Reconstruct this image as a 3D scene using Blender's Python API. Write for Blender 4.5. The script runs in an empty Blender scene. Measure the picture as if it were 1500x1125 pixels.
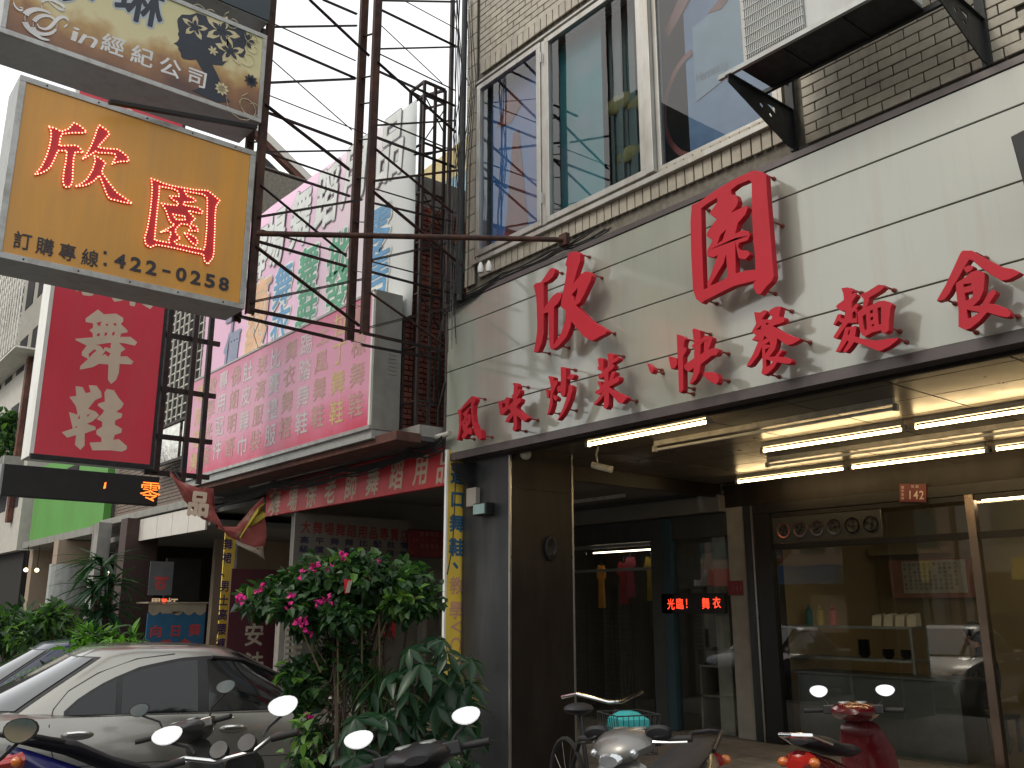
import bpy, math, random
from mathutils import Vector, Matrix
from mathutils.geometry import tessellate_polygon
R=random.Random(7)
SC=bpy.context.scene; COL=SC.collection
# ---------------------------------------------------------------- camera
F=1330.; TH=math.atan(328/F); PH=math.radians(39.44); EZ=1.7
cT,sT,cP,sP=math.cos(TH),math.sin(TH),math.cos(PH),math.sin(PH)
cd=bpy.data.cameras.new('camera'); cam=bpy.data.objects.new('camera',cd); COL.objects.link(cam)
cam.location=(0,0,EZ); cam.rotation_euler=(math.pi/2+TH,0,-PH)
cd.sensor_width=36; cd.lens=36*F/1500; cd.clip_start=.05; cd.clip_end=1500
SC.camera=cam
# ---------------------------------------------------------------- sky, sun, exposure
SUN_EL,SUN_AZ=math.radians(43),math.radians(-76)      # azimuth measured from +Y towards +X
w=bpy.data.worlds.new('World'); SC.world=w; w.use_nodes=True
nt=w.node_tree; nt.nodes.clear()
sky=nt.nodes.new('ShaderNodeTexSky'); sky.sky_type='NISHITA'; sky.sun_disc=False
sky.sun_elevation=SUN_EL; sky.sun_rotation=SUN_AZ; sky.dust_density=6; sky.air_density=1.4; sky.ozone_density=1
mx=nt.nodes.new('ShaderNodeMixRGB'); mx.inputs[0].default_value=.74; mx.inputs[2].default_value=(12.6,12.7,12.5,1)
bg=nt.nodes.new('ShaderNodeBackground'); bg.inputs[1].default_value=.125
ow=nt.nodes.new('ShaderNodeOutputWorld')
nt.links.new(sky.outputs[0],mx.inputs[1]); nt.links.new(mx.outputs[0],bg.inputs[0]); nt.links.new(bg.outputs[0],ow.inputs[0])
sd=bpy.data.lights.new('sun','SUN'); sd.energy=.75; sd.angle=math.radians(14); sd.color=(1,.93,.82)
so=bpy.data.objects.new('sun',sd); COL.objects.link(so)
sv=Vector((math.sin(SUN_AZ)*math.cos(SUN_EL),math.cos(SUN_AZ)*math.cos(SUN_EL),math.sin(SUN_EL)))
so.rotation_euler=sv.to_track_quat('Z','Y').to_euler()
SC.view_settings.view_transform='Standard'; SC.view_settings.look='None'; SC.view_settings.exposure=0.0; SC.view_settings.gamma=1
# ---------------------------------------------------------------- where things stand (measured on the photograph, in metres)
def ray(px,py):
    s=px-750;u=562.5-py; z=u*cT+F*sT;f=F*cT-u*sT
    return (f*sP+s*cP, f*cP-s*sP, z)
def PX(px,py,X):
    r=ray(px,py);k=X/r[0];return Vector((X,r[1]*k,EZ+r[2]*k))
def PY(px,py,Y):
    r=ray(px,py);k=Y/r[1];return Vector((r[0]*k,Y,EZ+r[2]*k))
def PZ(px,py,Z):
    r=ray(px,py);k=(Z-EZ)/r[2];return Vector((r[0]*k,r[1]*k,Z))
def PD(px,py,D):      # at a horizontal distance D straight ahead
    r=ray(px,py);f=r[0]*sP+r[1]*cP;k=D/f;return Vector((r[0]*k,r[1]*k,EZ+r[2]*k))
# ---------------------------------------------------------------- materials
MATS={}
def mat(name,rgb,rough=.6,metal=0.,var=.12,vs=6.,dirt=None,ds=(2,2,2),da=.5,dl=(.45,.7),bump=0.,bs=40.,coat=0.,emit=None,es=1.,spec=.5,trans=0.,alpha=1.,sub=0.,rv=.0):
    if name in MATS: return MATS[name]
    m=bpy.data.materials.new(name); MATS[name]=m; m.use_nodes=True
    n=m.node_tree.nodes; l=m.node_tree.links; b=n['Principled BSDF']
    b.inputs['Roughness'].default_value=rough; b.inputs['Metallic'].default_value=metal
    b.inputs['Specular IOR Level'].default_value=spec
    b.inputs['Coat Weight'].default_value=coat; b.inputs['Coat Roughness'].default_value=.08
    b.inputs['Transmission Weight'].default_value=trans; b.inputs['Alpha'].default_value=alpha
    c4=lambda c:(c[0],c[1],c[2],1)
    tc=n.new('ShaderNodeTexCoord'); geo=n.new('ShaderNodeNewGeometry')
    pos=geo.outputs['Position']
    out=None
    nz=n.new('ShaderNodeTexNoise'); nz.inputs['Scale'].default_value=vs; nz.inputs['Detail'].default_value=5
    l.new(pos,nz.inputs['Vector'])
    rp=n.new('ShaderNodeValToRGB'); rp.color_ramp.elements[0].position=.3; rp.color_ramp.elements[1].position=.7
    rp.color_ramp.elements[0].color=c4([max(0,x*(1-var)) for x in rgb]); rp.color_ramp.elements[1].color=c4([min(1,x*(1+var)) for x in rgb])
    l.new(nz.outputs[0],rp.inputs[0]); out=rp.outputs[0]
    if dirt:
        mp=n.new('ShaderNodeMapping'); mp.inputs['Scale'].default_value=ds; l.new(pos,mp.inputs[0])
        n2=n.new('ShaderNodeTexNoise'); n2.inputs['Scale'].default_value=1; n2.inputs['Detail'].default_value=6; n2.inputs['Roughness'].default_value=.65
        l.new(mp.outputs[0],n2.inputs['Vector'])
        r2=n.new('ShaderNodeValToRGB'); r2.color_ramp.elements[0].position=dl[0]; r2.color_ramp.elements[1].position=dl[1]
        r2.color_ramp.elements[0].color=(0,0,0,1); r2.color_ramp.elements[1].color=(da,da,da,1)
        l.new(n2.outputs[0],r2.inputs[0])
        m2=n.new('ShaderNodeMixRGB'); m2.inputs[2].default_value=c4(dirt); l.new(r2.outputs[0],m2.inputs[0]); l.new(out,m2.inputs[1]); out=m2.outputs[0]
    if rv:
        oi=n.new('ShaderNodeObjectInfo'); h=n.new('ShaderNodeHueSaturation'); mr=n.new('ShaderNodeMapRange')
        mr.inputs[3].default_value=1-rv; mr.inputs[4].default_value=1+rv
        l.new(oi.outputs['Random'],mr.inputs[0]); l.new(mr.outputs[0],h.inputs['Value']); l.new(out,h.inputs['Color']); out=h.outputs[0]
    l.new(out,b.inputs['Base Color'])
    mr=n.new('ShaderNodeMapRange'); mr.inputs[3].default_value=max(.02,rough-.08); mr.inputs[4].default_value=min(1,rough+.1)
    n3=n.new('ShaderNodeTexNoise'); n3.inputs['Scale'].default_value=vs*2.3; l.new(pos,n3.inputs['Vector']); l.new(n3.outputs[0],mr.inputs[0]); l.new(mr.outputs[0],b.inputs['Roughness'])
    if bump:
        nb=n.new('ShaderNodeTexNoise'); nb.inputs['Scale'].default_value=bs; nb.inputs['Detail'].default_value=6; l.new(pos,nb.inputs['Vector'])
        bp=n.new('ShaderNodeBump'); bp.inputs['Strength'].default_value=bump; bp.inputs['Distance'].default_value=.01
        l.new(nb.outputs[0],bp.inputs['Height']); l.new(bp.outputs[0],b.inputs['Normal'])
    if name=='sign_panel':
        b.inputs['Coat IOR'].default_value=1.7; b.inputs['Coat Roughness'].default_value=.09; l.new(bp.outputs[0],b.inputs['Coat Normal'])
    if emit:
        b.inputs['Emission Color'].default_value=c4(emit); b.inputs['Emission Strength'].default_value=es
    return m
def glass(name,tint=(.9,.95,.95),rough=.02,ior=1.5,k=1.0,bump=.006):
    if name in MATS: return MATS[name]
    m=bpy.data.materials.new(name); MATS[name]=m; m.use_nodes=True
    n=m.node_tree.nodes; l=m.node_tree.links; n.clear()
    o=n.new('ShaderNodeOutputMaterial'); t=n.new('ShaderNodeBsdfTransparent'); g=n.new('ShaderNodeBsdfGlossy'); x=n.new('ShaderNodeMixShader'); f=n.new('ShaderNodeFresnel'); mu=n.new('ShaderNodeMath')
    nz=n.new('ShaderNodeTexNoise'); bp=n.new('ShaderNodeBump'); geo=n.new('ShaderNodeNewGeometry')
    nz.inputs['Scale'].default_value=.9; bp.inputs['Strength'].default_value=bump; bp.inputs['Distance'].default_value=.3
    l.new(geo.outputs['Position'],nz.inputs['Vector']); l.new(nz.outputs[0],bp.inputs['Height']); l.new(bp.outputs[0],g.inputs['Normal'])
    t.inputs[0].default_value=(*tint,1); g.inputs['Roughness'].default_value=rough; g.inputs['Color'].default_value=(1,1,1,1)
    f.inputs['IOR'].default_value=ior; mu.operation='MULTIPLY'; mu.use_clamp=True; mu.inputs[1].default_value=2.0*k
    m3=n.new('ShaderNodeMath'); m3.operation='SUBTRACT'; m3.inputs[0].default_value=1; l.new(geo.outputs['Backfacing'],m3.inputs[1]); m4=n.new('ShaderNodeMath'); m4.operation='MULTIPLY'; l.new(mu.outputs[0],m4.inputs[0]); l.new(m3.outputs[0],m4.inputs[1])
    l.new(f.outputs[0],mu.inputs[0]); l.new(m4.outputs[0],x.inputs[0]); l.new(t.outputs[0],x.inputs[1]); l.new(g.outputs[0],x.inputs[2]); l.new(x.outputs[0],o.inputs[0])
    return m
def M(k): return MATS[k]
# ---------------------------------------------------------------- mesh helpers
WL={}
def put_props(o,label=None,cat=None,group=None,kind=None):
    if label:o['label']=label
    if cat:o['category']=cat
    if group:o['group']=group
    if kind:o['kind']=kind
def thing(name,label,cat,loc=(0,0,0),rz=0.,group=None,local=False,rot=None):
    o=bpy.data.objects.new(name,None); COL.objects.link(o); o.location=loc; o.empty_display_size=.2
    o.rotation_euler=rot if rot else (0,0,rz)
    WL[o.name]=Vector((0,0,0)) if local else Vector(loc)
    put_props(o,label,cat,group); return o
class MB:
    def __init__(s): s.v=[];s.f=[]
    def add(s,vs,fs):
        b=len(s.v); s.v+= [tuple(p) for p in vs]; s.f+=[tuple(i+b for i in f) for f in fs]; return s
    def box(s,x0,x1,y0,y1,z0,z1):
        if x0>x1:x0,x1=x1,x0
        if y0>y1:y0,y1=y1,y0
        if z0>z1:z0,z1=z1,z0
        return s.add([(x0,y0,z0),(x1,y0,z0),(x1,y1,z0),(x0,y1,z0),(x0,y0,z1),(x1,y0,z1),(x1,y1,z1),(x0,y1,z1)],
          [(0,3,2,1),(4,5,6,7),(0,1,5,4),(1,2,6,5),(2,3,7,6),(3,0,4,7)])
    def bevbox(s,x0,x1,y0,y1,z0,z1,b=.004):
        c=Vector(((x0+x1)/2,(y0+y1)/2,(z0+z1)/2)); h=[abs(x1-x0)/2,abs(y1-y0)/2,abs(z1-z0)/2]; b=min(b,min(h)*.9)
        vs=[];idx={}
        for ax in range(3):
            for sx in(-1,1):
                for sy in(-1,1):
                    for sz in(-1,1):
                        q=[sx*(h[0]-b),sy*(h[1]-b),sz*(h[2]-b)]; q[ax]=(sx,sy,sz)[ax]*h[ax]
                        idx[(ax,sx,sy,sz)]=len(vs); vs.append((c.x+q[0],c.y+q[1],c.z+q[2]))
        fs=[]
        def fc(l,n):
            a,b2,c2=[Vector(vs[i]) for i in l[:3]]
            if (b2-a).cross(c2-a).dot(n)<0:l=l[::-1]
            fs.append(tuple(l))
        g=lambda ax,t:idx[(ax,)+t]
        for ax in range(3):
            o=[k for k in range(3) if k!=ax]
            for sg in(-1,1):
                l=[]
                for p in((-1,-1),(1,-1),(1,1),(-1,1)):
                    t=[0,0,0]; t[ax]=sg;t[o[0]]=p[0];t[o[1]]=p[1]; l.append(g(ax,tuple(t)))
                n=Vector((0,0,0)); n[ax]=sg; fc(l,n)
        for a1 in range(3):
            for a2 in range(a1+1,3):
                a3=3-a1-a2
                for s1 in(-1,1):
                    for s2 in(-1,1):
                        def T(s3):
                            t=[0,0,0];t[a1]=s1;t[a2]=s2;t[a3]=s3;return tuple(t)
                        n=Vector((0,0,0));n[a1]=s1;n[a2]=s2
                        fc([g(a1,T(-1)),g(a1,T(1)),g(a2,T(1)),g(a2,T(-1))],n)
        for t in [(a,b3,c3) for a in(-1,1) for b3 in(-1,1) for c3 in(-1,1)]:
            fc([g(0,t),g(1,t),g(2,t)],Vector(t))
        return s.add(vs,fs)
    def bar(s,p,q,w=.04,h=None,up=(0,0,1)):
        p=Vector(p);q=Vector(q);h=h or w;d=(q-p).normalized();u=Vector(up)
        if abs(d.dot(u))>.95:u=Vector((0,1,0)) if abs(d.y)<.9 else Vector((1,0,0))
        a=d.cross(u).normalized();b=a.cross(d)
        vs=[];
        for e in(p,q):
            for i,j in((-1,-1),(1,-1),(1,1),(-1,1)): vs.append(e+a*i*w/2+b*j*h/2)
        return s.add(vs,[(3,2,1,0),(4,5,6,7),(0,1,5,4),(1,2,6,5),(2,3,7,6),(3,0,4,7)])
    def tube(s,pts,r,n=8,cap=True):
        pts=[Vector(p) for p in pts]; rs=r if isinstance(r,(list,tuple)) else [r]*len(pts)
        vs=[];fs=[];ref=None
        for i,p in enumerate(pts):
            d=(pts[min(i+1,len(pts)-1)]-pts[max(i-1,0)]).normalized()
            if ref is None: ref=Vector((0,0,1)) if abs(d.z)<.9 else Vector((1,0,0))
            a=d.cross(ref).normalized(); b=a.cross(d).normalized(); ref=b if b.length>.5 else ref
            for k in range(n):
                t=2*math.pi*k/n; vs.append(p+(a*math.cos(t)+b*math.sin(t))*rs[i])
        for i in range(len(pts)-1):
            for k in range(n):
                k2=(k+1)%n; fs.append((i*n+k,i*n+k2,(i+1)*n+k2,(i+1)*n+k))
        if cap: fs.append(tuple(range(n))[::-1]); fs.append(tuple((len(pts)-1)*n+k for k in range(n)))
        return s.add(vs,fs)
    def ball(s,c,r,n=10,m=6,sc=(1,1,1)):
        vs=[];fs=[]
        for i in range(m+1):
            t=math.pi*i/m
            for k in range(n):
                a=2*math.pi*k/n; vs.append((c[0]+r*sc[0]*math.sin(t)*math.cos(a),c[1]+r*sc[1]*math.sin(t)*math.sin(a),c[2]+r*sc[2]*math.cos(t)))
        for i in range(m):
            for k in range(n): k2=(k+1)%n; fs.append((i*n+k,(i+1)*n+k,(i+1)*n+k2,i*n+k2))
        return s.add(vs,fs)
    def rings(s,rings,cap=True,close=True):
        n=len(rings[0]); vs=[p for r in rings for p in r]; fs=[]
        for i in range(len(rings)-1):
            for k in range(n if close else n-1): k2=(k+1)%n; fs.append((i*n+k,(i+1)*n+k,(i+1)*n+k2,i*n+k2))
        if cap: fs.append(tuple(range(n))); fs.append(tuple((len(rings)-1)*n+k for k in range(n))[::-1])
        return s.add(vs,fs)
    def poly(s,outer,holes,fr,d0,d1):
        """a prism of outline minus holes: fr=(origin,U,V,N), from d0 to d1 along N (d1 outermost)"""
        loops=[outer]+list(holes); 
        def area(l): return sum(l[i][0]*l[(i+1)%len(l)][1]-l[(i+1)%len(l)][0]*l[i][1] for i in range(len(l)))
        L=[]
        for i,l in enumerate(loops):
            a=area(l)
            if (i==0 and a<0) or (i>0 and a>0): l=l[::-1]
            L.append(l)
        tri=tessellate_polygon([[Vector((p[0],p[1],0)) for p in l] for l in L])
        flat=[p for l in L for p in l]; O,U,V,N=[Vector(q) for q in fr]
        P=lambda p,d:O+U*p[0]+V*p[1]+N*d
        n=len(flat); vs=[P(p,d1) for p in flat]+[P(p,d0) for p in flat]; fs=[]
        flip=U.cross(V).dot(N)<0
        for t in tri:
            a,b,c=[flat[i] for i in t]
            ccw=(b[0]-a[0])*(c[1]-a[1])-(c[0]-a[0])*(b[1]-a[1])>0
            t=tuple(t) if ccw!=flip else tuple(t)[::-1]
            fs.append(t); 
            if d0!=d1: fs.append(tuple(i+n for i in t[::-1]))
        b=0
        if d0!=d1:
            for l in L:
                for i in range(len(l)):
                    j=(i+1)%len(l); q=(b+i,b+i+n,b+j+n,b+j); fs.append(q if not flip else q[::-1])
                b+=len(l)
        return s.add(vs,fs)
    def build(s,name,m,parent=None,smooth=False,label=None,cat=None,group=None,kind=None,bevel=0,origin=None):
        if not s.v: s.v=[(0,0,0)]
        xs=[p[0] for p in s.v];ys=[p[1] for p in s.v];zs=[p[2] for p in s.v]
        c=Vector(((min(xs)+max(xs))/2,(min(ys)+max(ys))/2,min(zs) if parent is None else (min(zs)+max(zs))/2)) if origin is None else Vector(origin)
        me=bpy.data.meshes.new(name); me.from_pydata([(p[0]-c.x,p[1]-c.y,p[2]-c.z) for p in s.v],[],s.f); me.update()
        me.materials.append(M(m) if isinstance(m,str) else m)
        if smooth:
            me.polygons.foreach_set('use_smooth',[True]*len(me.polygons))
            try: me.set_sharp_from_angle(angle=math.radians(40))
            except Exception: pass
        o=bpy.data.objects.new(name,me); COL.objects.link(o)
        if parent is not None: o.parent=parent; o.location=c-WL[parent.name]
        else: o.location=c
        WL[o.name]=c
        put_props(o,label,cat,group,kind)
        if bevel:
            b=o.modifiers.new('bevel','BEVEL'); b.width=bevel; b.segments=2; b.limit_method='ANGLE'
        return o
def inst(name,me,loc,parent,rot=None,scale=None,label=None):
    o=bpy.data.objects.new(name,me); COL.objects.link(o); o.parent=parent
    o.location=Vector(loc)-WL[parent.name]
    if rot is not None:o.rotation_euler=rot
    if scale is not None:o.scale=scale
    WL[o.name]=Vector(loc)
    if label:o['label']=label
    return o
def copy_tree(o,parent=None):
    c=o.copy(); COL.objects.link(c); c.parent=parent
    WL[c.name]=WL[o.name]
    for ch in list(o.children): copy_tree(ch,c)
    return c
FX=lambda X:((X,0,0),(0,-1,0),(0,0,1),(-1,0,0))   # plane facing the street, u=-y
FY=lambda Y:((0,Y,0),(1,0,0),(0,0,1),(0,-1,0))    # plane across the street, u=x
def uvx(px,py,X): p=PX(px,py,X); return (-p.y,p.z)
def uvy(px,py,Y): p=PY(px,py,Y); return (p.x,p.z)
# ---------------------------------------------------------------- lettering
GC={}
def glyph(ch,off=0.):
    k=(ch,off)
    if k in GC:return GC[k]
    c=bpy.data.curves.new('g','FONT'); c.body=ch; c.size=1; c.offset=off; c.resolution_u=3
    o=bpy.data.objects.new('g',c); COL.objects.link(o)
    dg=bpy.context.evaluated_depsgraph_get(); dg.update(); me=bpy.data.meshes.new_from_object(o.evaluated_get(dg))
    vs=[(v.co.x,v.co.y) for v in me.vertices]; fs=[tuple(p.vertices) for p in me.polygons]
    bpy.data.objects.remove(o); bpy.data.curves.remove(c); bpy.data.meshes.remove(me)
    GC[k]=(vs,fs); return GC[k]
def put(mb,ch,cx,cy,w,h,fr,d=.003,off=.0,shear=0.,fit=False,rot=0.):
    cjk=ord(ch)>=0x2e80
    if off>0 and cjk and not fit:
        nd=6 if off<.03 else 10
        for q in range(nd):
            a=2*math.pi*q/nd+.3; put(mb,ch,cx+off*w*math.cos(a),cy+off*h*math.sin(a),w,h,fr,d-.00012*(q+1)*(1 if d>0 else 1),0.,shear,fit,rot)
        off=0.
    if cjk: off=0.
    vs,fs=glyph(ch,off)
    if not vs:return
    O,U,V,N=[Vector(q) for q in fr]
    if fit or ord(ch)<0x2e80:
        x0=min(v[0] for v in vs);x1=max(v[0] for v in vs)
        if fit: y0=min(v[1] for v in vs);y1=max(v[1] for v in vs)
        else: y0,y1=0,.73
        T=lambda v:((v[0]-(x0+x1)/2)/(x1-x0) if fit else (v[0]-(x0+x1)/2),(v[1]-(y0+y1)/2)/(y1-y0))
    else: T=lambda v:(v[0]-.5,v[1]-.37)
    out=[]
    for v in vs:
        a,b=T(v); a=(a+shear*b)*w; b=b*h
        if rot: a,b=a*math.cos(rot)-b*math.sin(rot),a*math.sin(rot)+b*math.cos(rot)
        out.append(O+U*(cx+a)+V*(cy+b)+N*d)
    flip=U.cross(V).dot(N)<0
    mb.add(out,[f[::-1] if flip else f for f in fs])
def line_px(mb,s,p0,p1,w,h,fr,conv,**k):
    """characters of s centred from pixel p0 to pixel p1 on a plane"""
    a=conv(*p0);b=conv(*p1);n=len(s)
    for i,ch in enumerate(s):
        t=i/(n-1) if n>1 else 0
        if ch!=' ': put(mb,ch,a[0]+(b[0]-a[0])*t,a[1]+(b[1]-a[1])*t,w,h,fr,**k)
def tr(pts,ox,oy,s,conv): return [conv(ox+x/s,oy+y/s) for x,y in pts]
# ================================================================ palette
mat('asphalt',(.125,.122,.115),.9,var=.3,vs=30,bump=.5,bs=120,dirt=(.09,.09,.085),ds=(.7,.7,.7),da=.6)
mat('road_paint',(.75,.74,.7),.7,var=.1,dirt=(.15,.15,.14),ds=(6,6,6),da=.8)
mat('paver',(.22,.2,.18),.7,var=.15,vs=9,rv=.15,bump=.2,bs=80,dirt=(.08,.07,.06),ds=(2,2,2),da=.6)
mat('concrete',(.3,.29,.27),.85,var=.15,vs=4,dirt=(.1,.09,.08),ds=(3,3,.8),da=.7,bump=.3,bs=50)
mat('dark_concrete',(.09,.088,.085),.85,var=.25,vs=4,dirt=(.03,.03,.03),ds=(3,3,.5),da=.8,bump=.3,bs=50)
mat('wall_tile',(.41,.375,.30),.42,var=.1,vs=14,rv=.09,dirt=(.17,.15,.13),ds=(5,5,.7),da=.55,dl=(.5,.75),bump=.15,bs=90)
mat('mortar',(.19,.175,.145),.95,var=.25,vs=20,bump=.4,bs=150)
mat('aluminium',(.43,.425,.40),.38,metal=.65,var=.08,vs=5,dirt=(.25,.2,.14),ds=(9,9,1.2),da=.5)
mat('sign_panel',(.35,.375,.325),.22,var=.02,vs=1.2,bump=.25,bs=1.6,dirt=(.30,.27,.20),ds=(6,6,.55),da=.5,dl=(.5,.78),spec=.5,coat=1.)
mat('sign_trim',(.10,.085,.085),.35,metal=.3,var=.1)
mat('red_letter',(.52,.018,.035),.5,var=.05,vs=3,dirt=(.36,.03,.04),ds=(3,3,1),da=.3,spec=.25)
mat('rust_rod',(.25,.05,.035),.6,var=.3,vs=30)
mat('pillar_grey',(.045,.048,.052),.34,metal=.5,var=.12,vs=3,dirt=(.10,.10,.10),ds=(6,6,.8),da=.4)
mat('dark_brown',(.016,.012,.0095),.42,var=.2,vs=3,spec=.3,dirt=(.035,.03,.026),ds=(5,5,1),da=.5)
mat('chrome',(.75,.75,.74),.12,metal=1,var=.04)
mat('mirror_glass',(.9,.9,.9),.02,metal=1,var=.0)
mat('steel_strip',(.4,.39,.37),.3,metal=.9,var=.08)
mat('ceiling_tile',(.13,.115,.085),.3,var=.06,vs=2,rv=.05,dirt=(.05,.04,.03),ds=(2,2,2),da=.3,spec=.7)
mat('ceiling_dark',(.05,.045,.04),.8)
mat('tube_lit',(1,.9,.75),.4,emit=(1,.70,.34),es=24)
mat('tube_off',(.6,.6,.56),.4)
mat('fixture_white',(.5,.49,.44),.5,dirt=(.2,.17,.12),ds=(8,8,8),da=.6)
mat('black_metal',(.018,.018,.02),.5,metal=.3,var=.3)
mat('bracket_steel',(.035,.038,.04),.5,metal=.5,var=.3,vs=12)
mat('ac_white',(.52,.54,.53),.45,var=.04,dirt=(.3,.29,.26),ds=(3,3,1),da=.4)
mat('ac_grille',(.3,.31,.31),.5,var=.1)
mat('galvanised',(.3,.32,.32),.45,metal=.6,var=.15,vs=8,dirt=(.18,.15,.12),ds=(4,4,4),da=.5)
mat('rusty_steel',(.052,.027,.022),.75,metal=.2,var=.35,vs=14,dirt=(.13,.05,.027),ds=(9,9,2.5),da=.6,dl=(.45,.65),bump=.5,bs=90)
mat('dark_steel',(.03,.024,.025),.6,metal=.3,var=.35,vs=14,dirt=(.09,.045,.03),ds=(9,9,4),da=.6)
mat('cable',(.012,.012,.013),.6,var=.3)
mat('cable_grey',(.13,.13,.13),.6,var=.2)
mat('poster_blue',(.07,.17,.42),.5,var=.2,vs=1.5,dirt=(.26,.11,.17),ds=(1.4,1.4,1.4),da=.7)
mat('poster_green',(.015,.15,.17),.5,var=.2,vs=1.5,dirt=(.16,.17,.24),ds=(1.2,1.2,1.2),da=.8)
mat('poster_white',(.12,.19,.34),.5,var=.15,vs=1.5,dirt=(.05,.08,.2),ds=(1.1,1.1,1.1),da=.8)
mat('poster_red',(.16,.015,.012),.5,var=.3)
mat('poster_ink',(.12,.14,.2),.5)
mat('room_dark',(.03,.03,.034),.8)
glass('window_glass',(.86,.92,.93),.01,1.5,.7,.004)
glass('shop_glass',(.93,.95,.93),.015,1.5,1.2,.004)
# ================================================================ ground
g=MB(); g.box(-60,60,-40,160,-.3,0); g.build('road',  'asphalt',kind='structure')
g=MB(); g.box(5.35,5.47,-6,60,0.002,.14); g.build('kerb','concrete',kind='structure')
g=MB(); g.box(5.475,13,-6,60,0.002,.12); wk=g.build('pavement','mortar',kind='structure')
me=MB().bevbox(-.195,.195,-.195,.195,-.012,.012,.004).build('paver','paver').data
bpy.data.objects.remove(bpy.data.objects['paver'])
WL['pavement']=WL[wk.name]
for i in range(10):
    for j in range(20):
        inst('paver',me,(5.7+i*.4,.6+j*.4,.131+R.uniform(-.001,.001)),wk)
g=MB()
for y in (3.2,5.9,8.6,11.3): g.bar((2.7,y,.004),(5.2,y,.004),.1,.004)
g.build('parking_lines','road_paint',kind='structure')
# ================================================================ corner building with tiled upper wall
TF=5.75
bld=thing('shop_building','beige tiled building with dark framed upper windows above the pale shop sign','building',(8,4,0))
def part(mb,name,m,parent=None,**k): return mb.build(name,m,parent or bld,**k)
YW0,YW1=3.62,7.62; ZW0,ZW1=5.46,7.66      # window opening
g=MB(); BK=TF+.03
g.box(BK,BK+.22,YW1,7.84,3.4,12.5); g.box(BK,BK+.22,-4,YW0,3.4,12.5); g.box(BK,BK+.22,YW0,YW1,3.4,ZW0); g.box(BK,BK+.22,YW0,YW1,ZW1,12.5)
part(g,'wall','mortar')
g=MB(); g.box(6.0,14,7.6,7.82,3.4,12.5); g.box(13.8,14,-4,7.6,0.12,12.5); g.box(6.0,14,-4.2,-4,0.12,12.5); g.box(6,13.8,-4,7.6,12.3,12.5); g.box(9.9,13.8,7.6,7.82,.12,3.4)
part(g,'side_wall','concrete')
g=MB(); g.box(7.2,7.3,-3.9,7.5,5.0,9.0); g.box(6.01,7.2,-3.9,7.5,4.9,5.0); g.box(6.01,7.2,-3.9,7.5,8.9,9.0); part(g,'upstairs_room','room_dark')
# tiles
TW,THh,PW,PHh=.2,.07,.209,.0795
tiles=[]
def runs(y0,y1,z0,z1):
    r=0; z=z0
    while z+THh<=z1+.01:
        off=(r%2)*PW/2; y=y1
        # left end first (larger y)
        first=True
        yy=y1-(0 if off==0 else 0)
        if off: tiles.append((y1-(PW/2-.009)/2,z+THh/2,(PW/2-.009),THh)); yy=y1-PW/2
        while yy-.03>y0:
            w=min(TW,yy-y0)
            tiles.append((yy-w/2,z+THh/2,w,THh)); yy-=PW
        z+=PHh; r+=1
def soldier(y0,y1,z0,h):
    y=y1
    while y-.088>=y0: tiles.append((y-.044,z0+h/2,.088,h)); y-=.0985
soldier(YW0-.15,YW1-.05,5.12,.262)
soldier(YW0-.1,YW1-.05,ZW1+.03,.2)
runs(1.2,3.44,5.11,6.9)
runs(4.6,YW1-.04,ZW1+.24,9.25)
z=5.1
while z<9.4:
    tiles.append((7.785,z+.105,.085,.205)); tiles.append((7.69,z+.105,.09,.205)); z+=.213
def tvis(t):
    x,y,zz=TF,t[0],t[1]; zz-=EZ;f=x*sP+y*cP;s=x*cP-y*sP;u=zz*cT-f*sT;d=zz*sT+f*cT
    px=750+F*s/d;py=562.5-F*u/d
    return -10<px<1510 and -10<py<1125
vis=[t for t in tiles if tvis(t)]; vis.sort(key=lambda t:t[0])
near=set(vis[:300]); rest=[t for t in tiles if t not in near]
tm={}
for t in vis[:300]:
    k=(round(t[2],3),round(t[3],3))
    if k not in tm:
        o=MB().bevbox(-.008,.012,-t[2]/2,t[2]/2,-t[3]/2,t[3]/2,.003).build('tile','wall_tile'); tm[k]=o.data; bpy.data.objects.remove(o)
    inst('tile',tm[k],(TF+R.uniform(-.0015,.0015),t[0],t[1]),bld,rot=(R.uniform(-.006,.006),0,R.uniform(-.01,.01)))
g=MB()
for t in rest: g.bevbox(TF-.008,TF+.012,t[0]-t[2]/2,t[0]+t[2]/2,t[1]-t[3]/2,t[1]+t[3]/2,.003)
zz=6.97
while zz<12.2:
    g.box(TF-.006,TF+.012,-4,YW0-.18,zz,zz+.068); zz+=PHh
part(g,'tile','wall_tile',kind='stuff')
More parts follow.
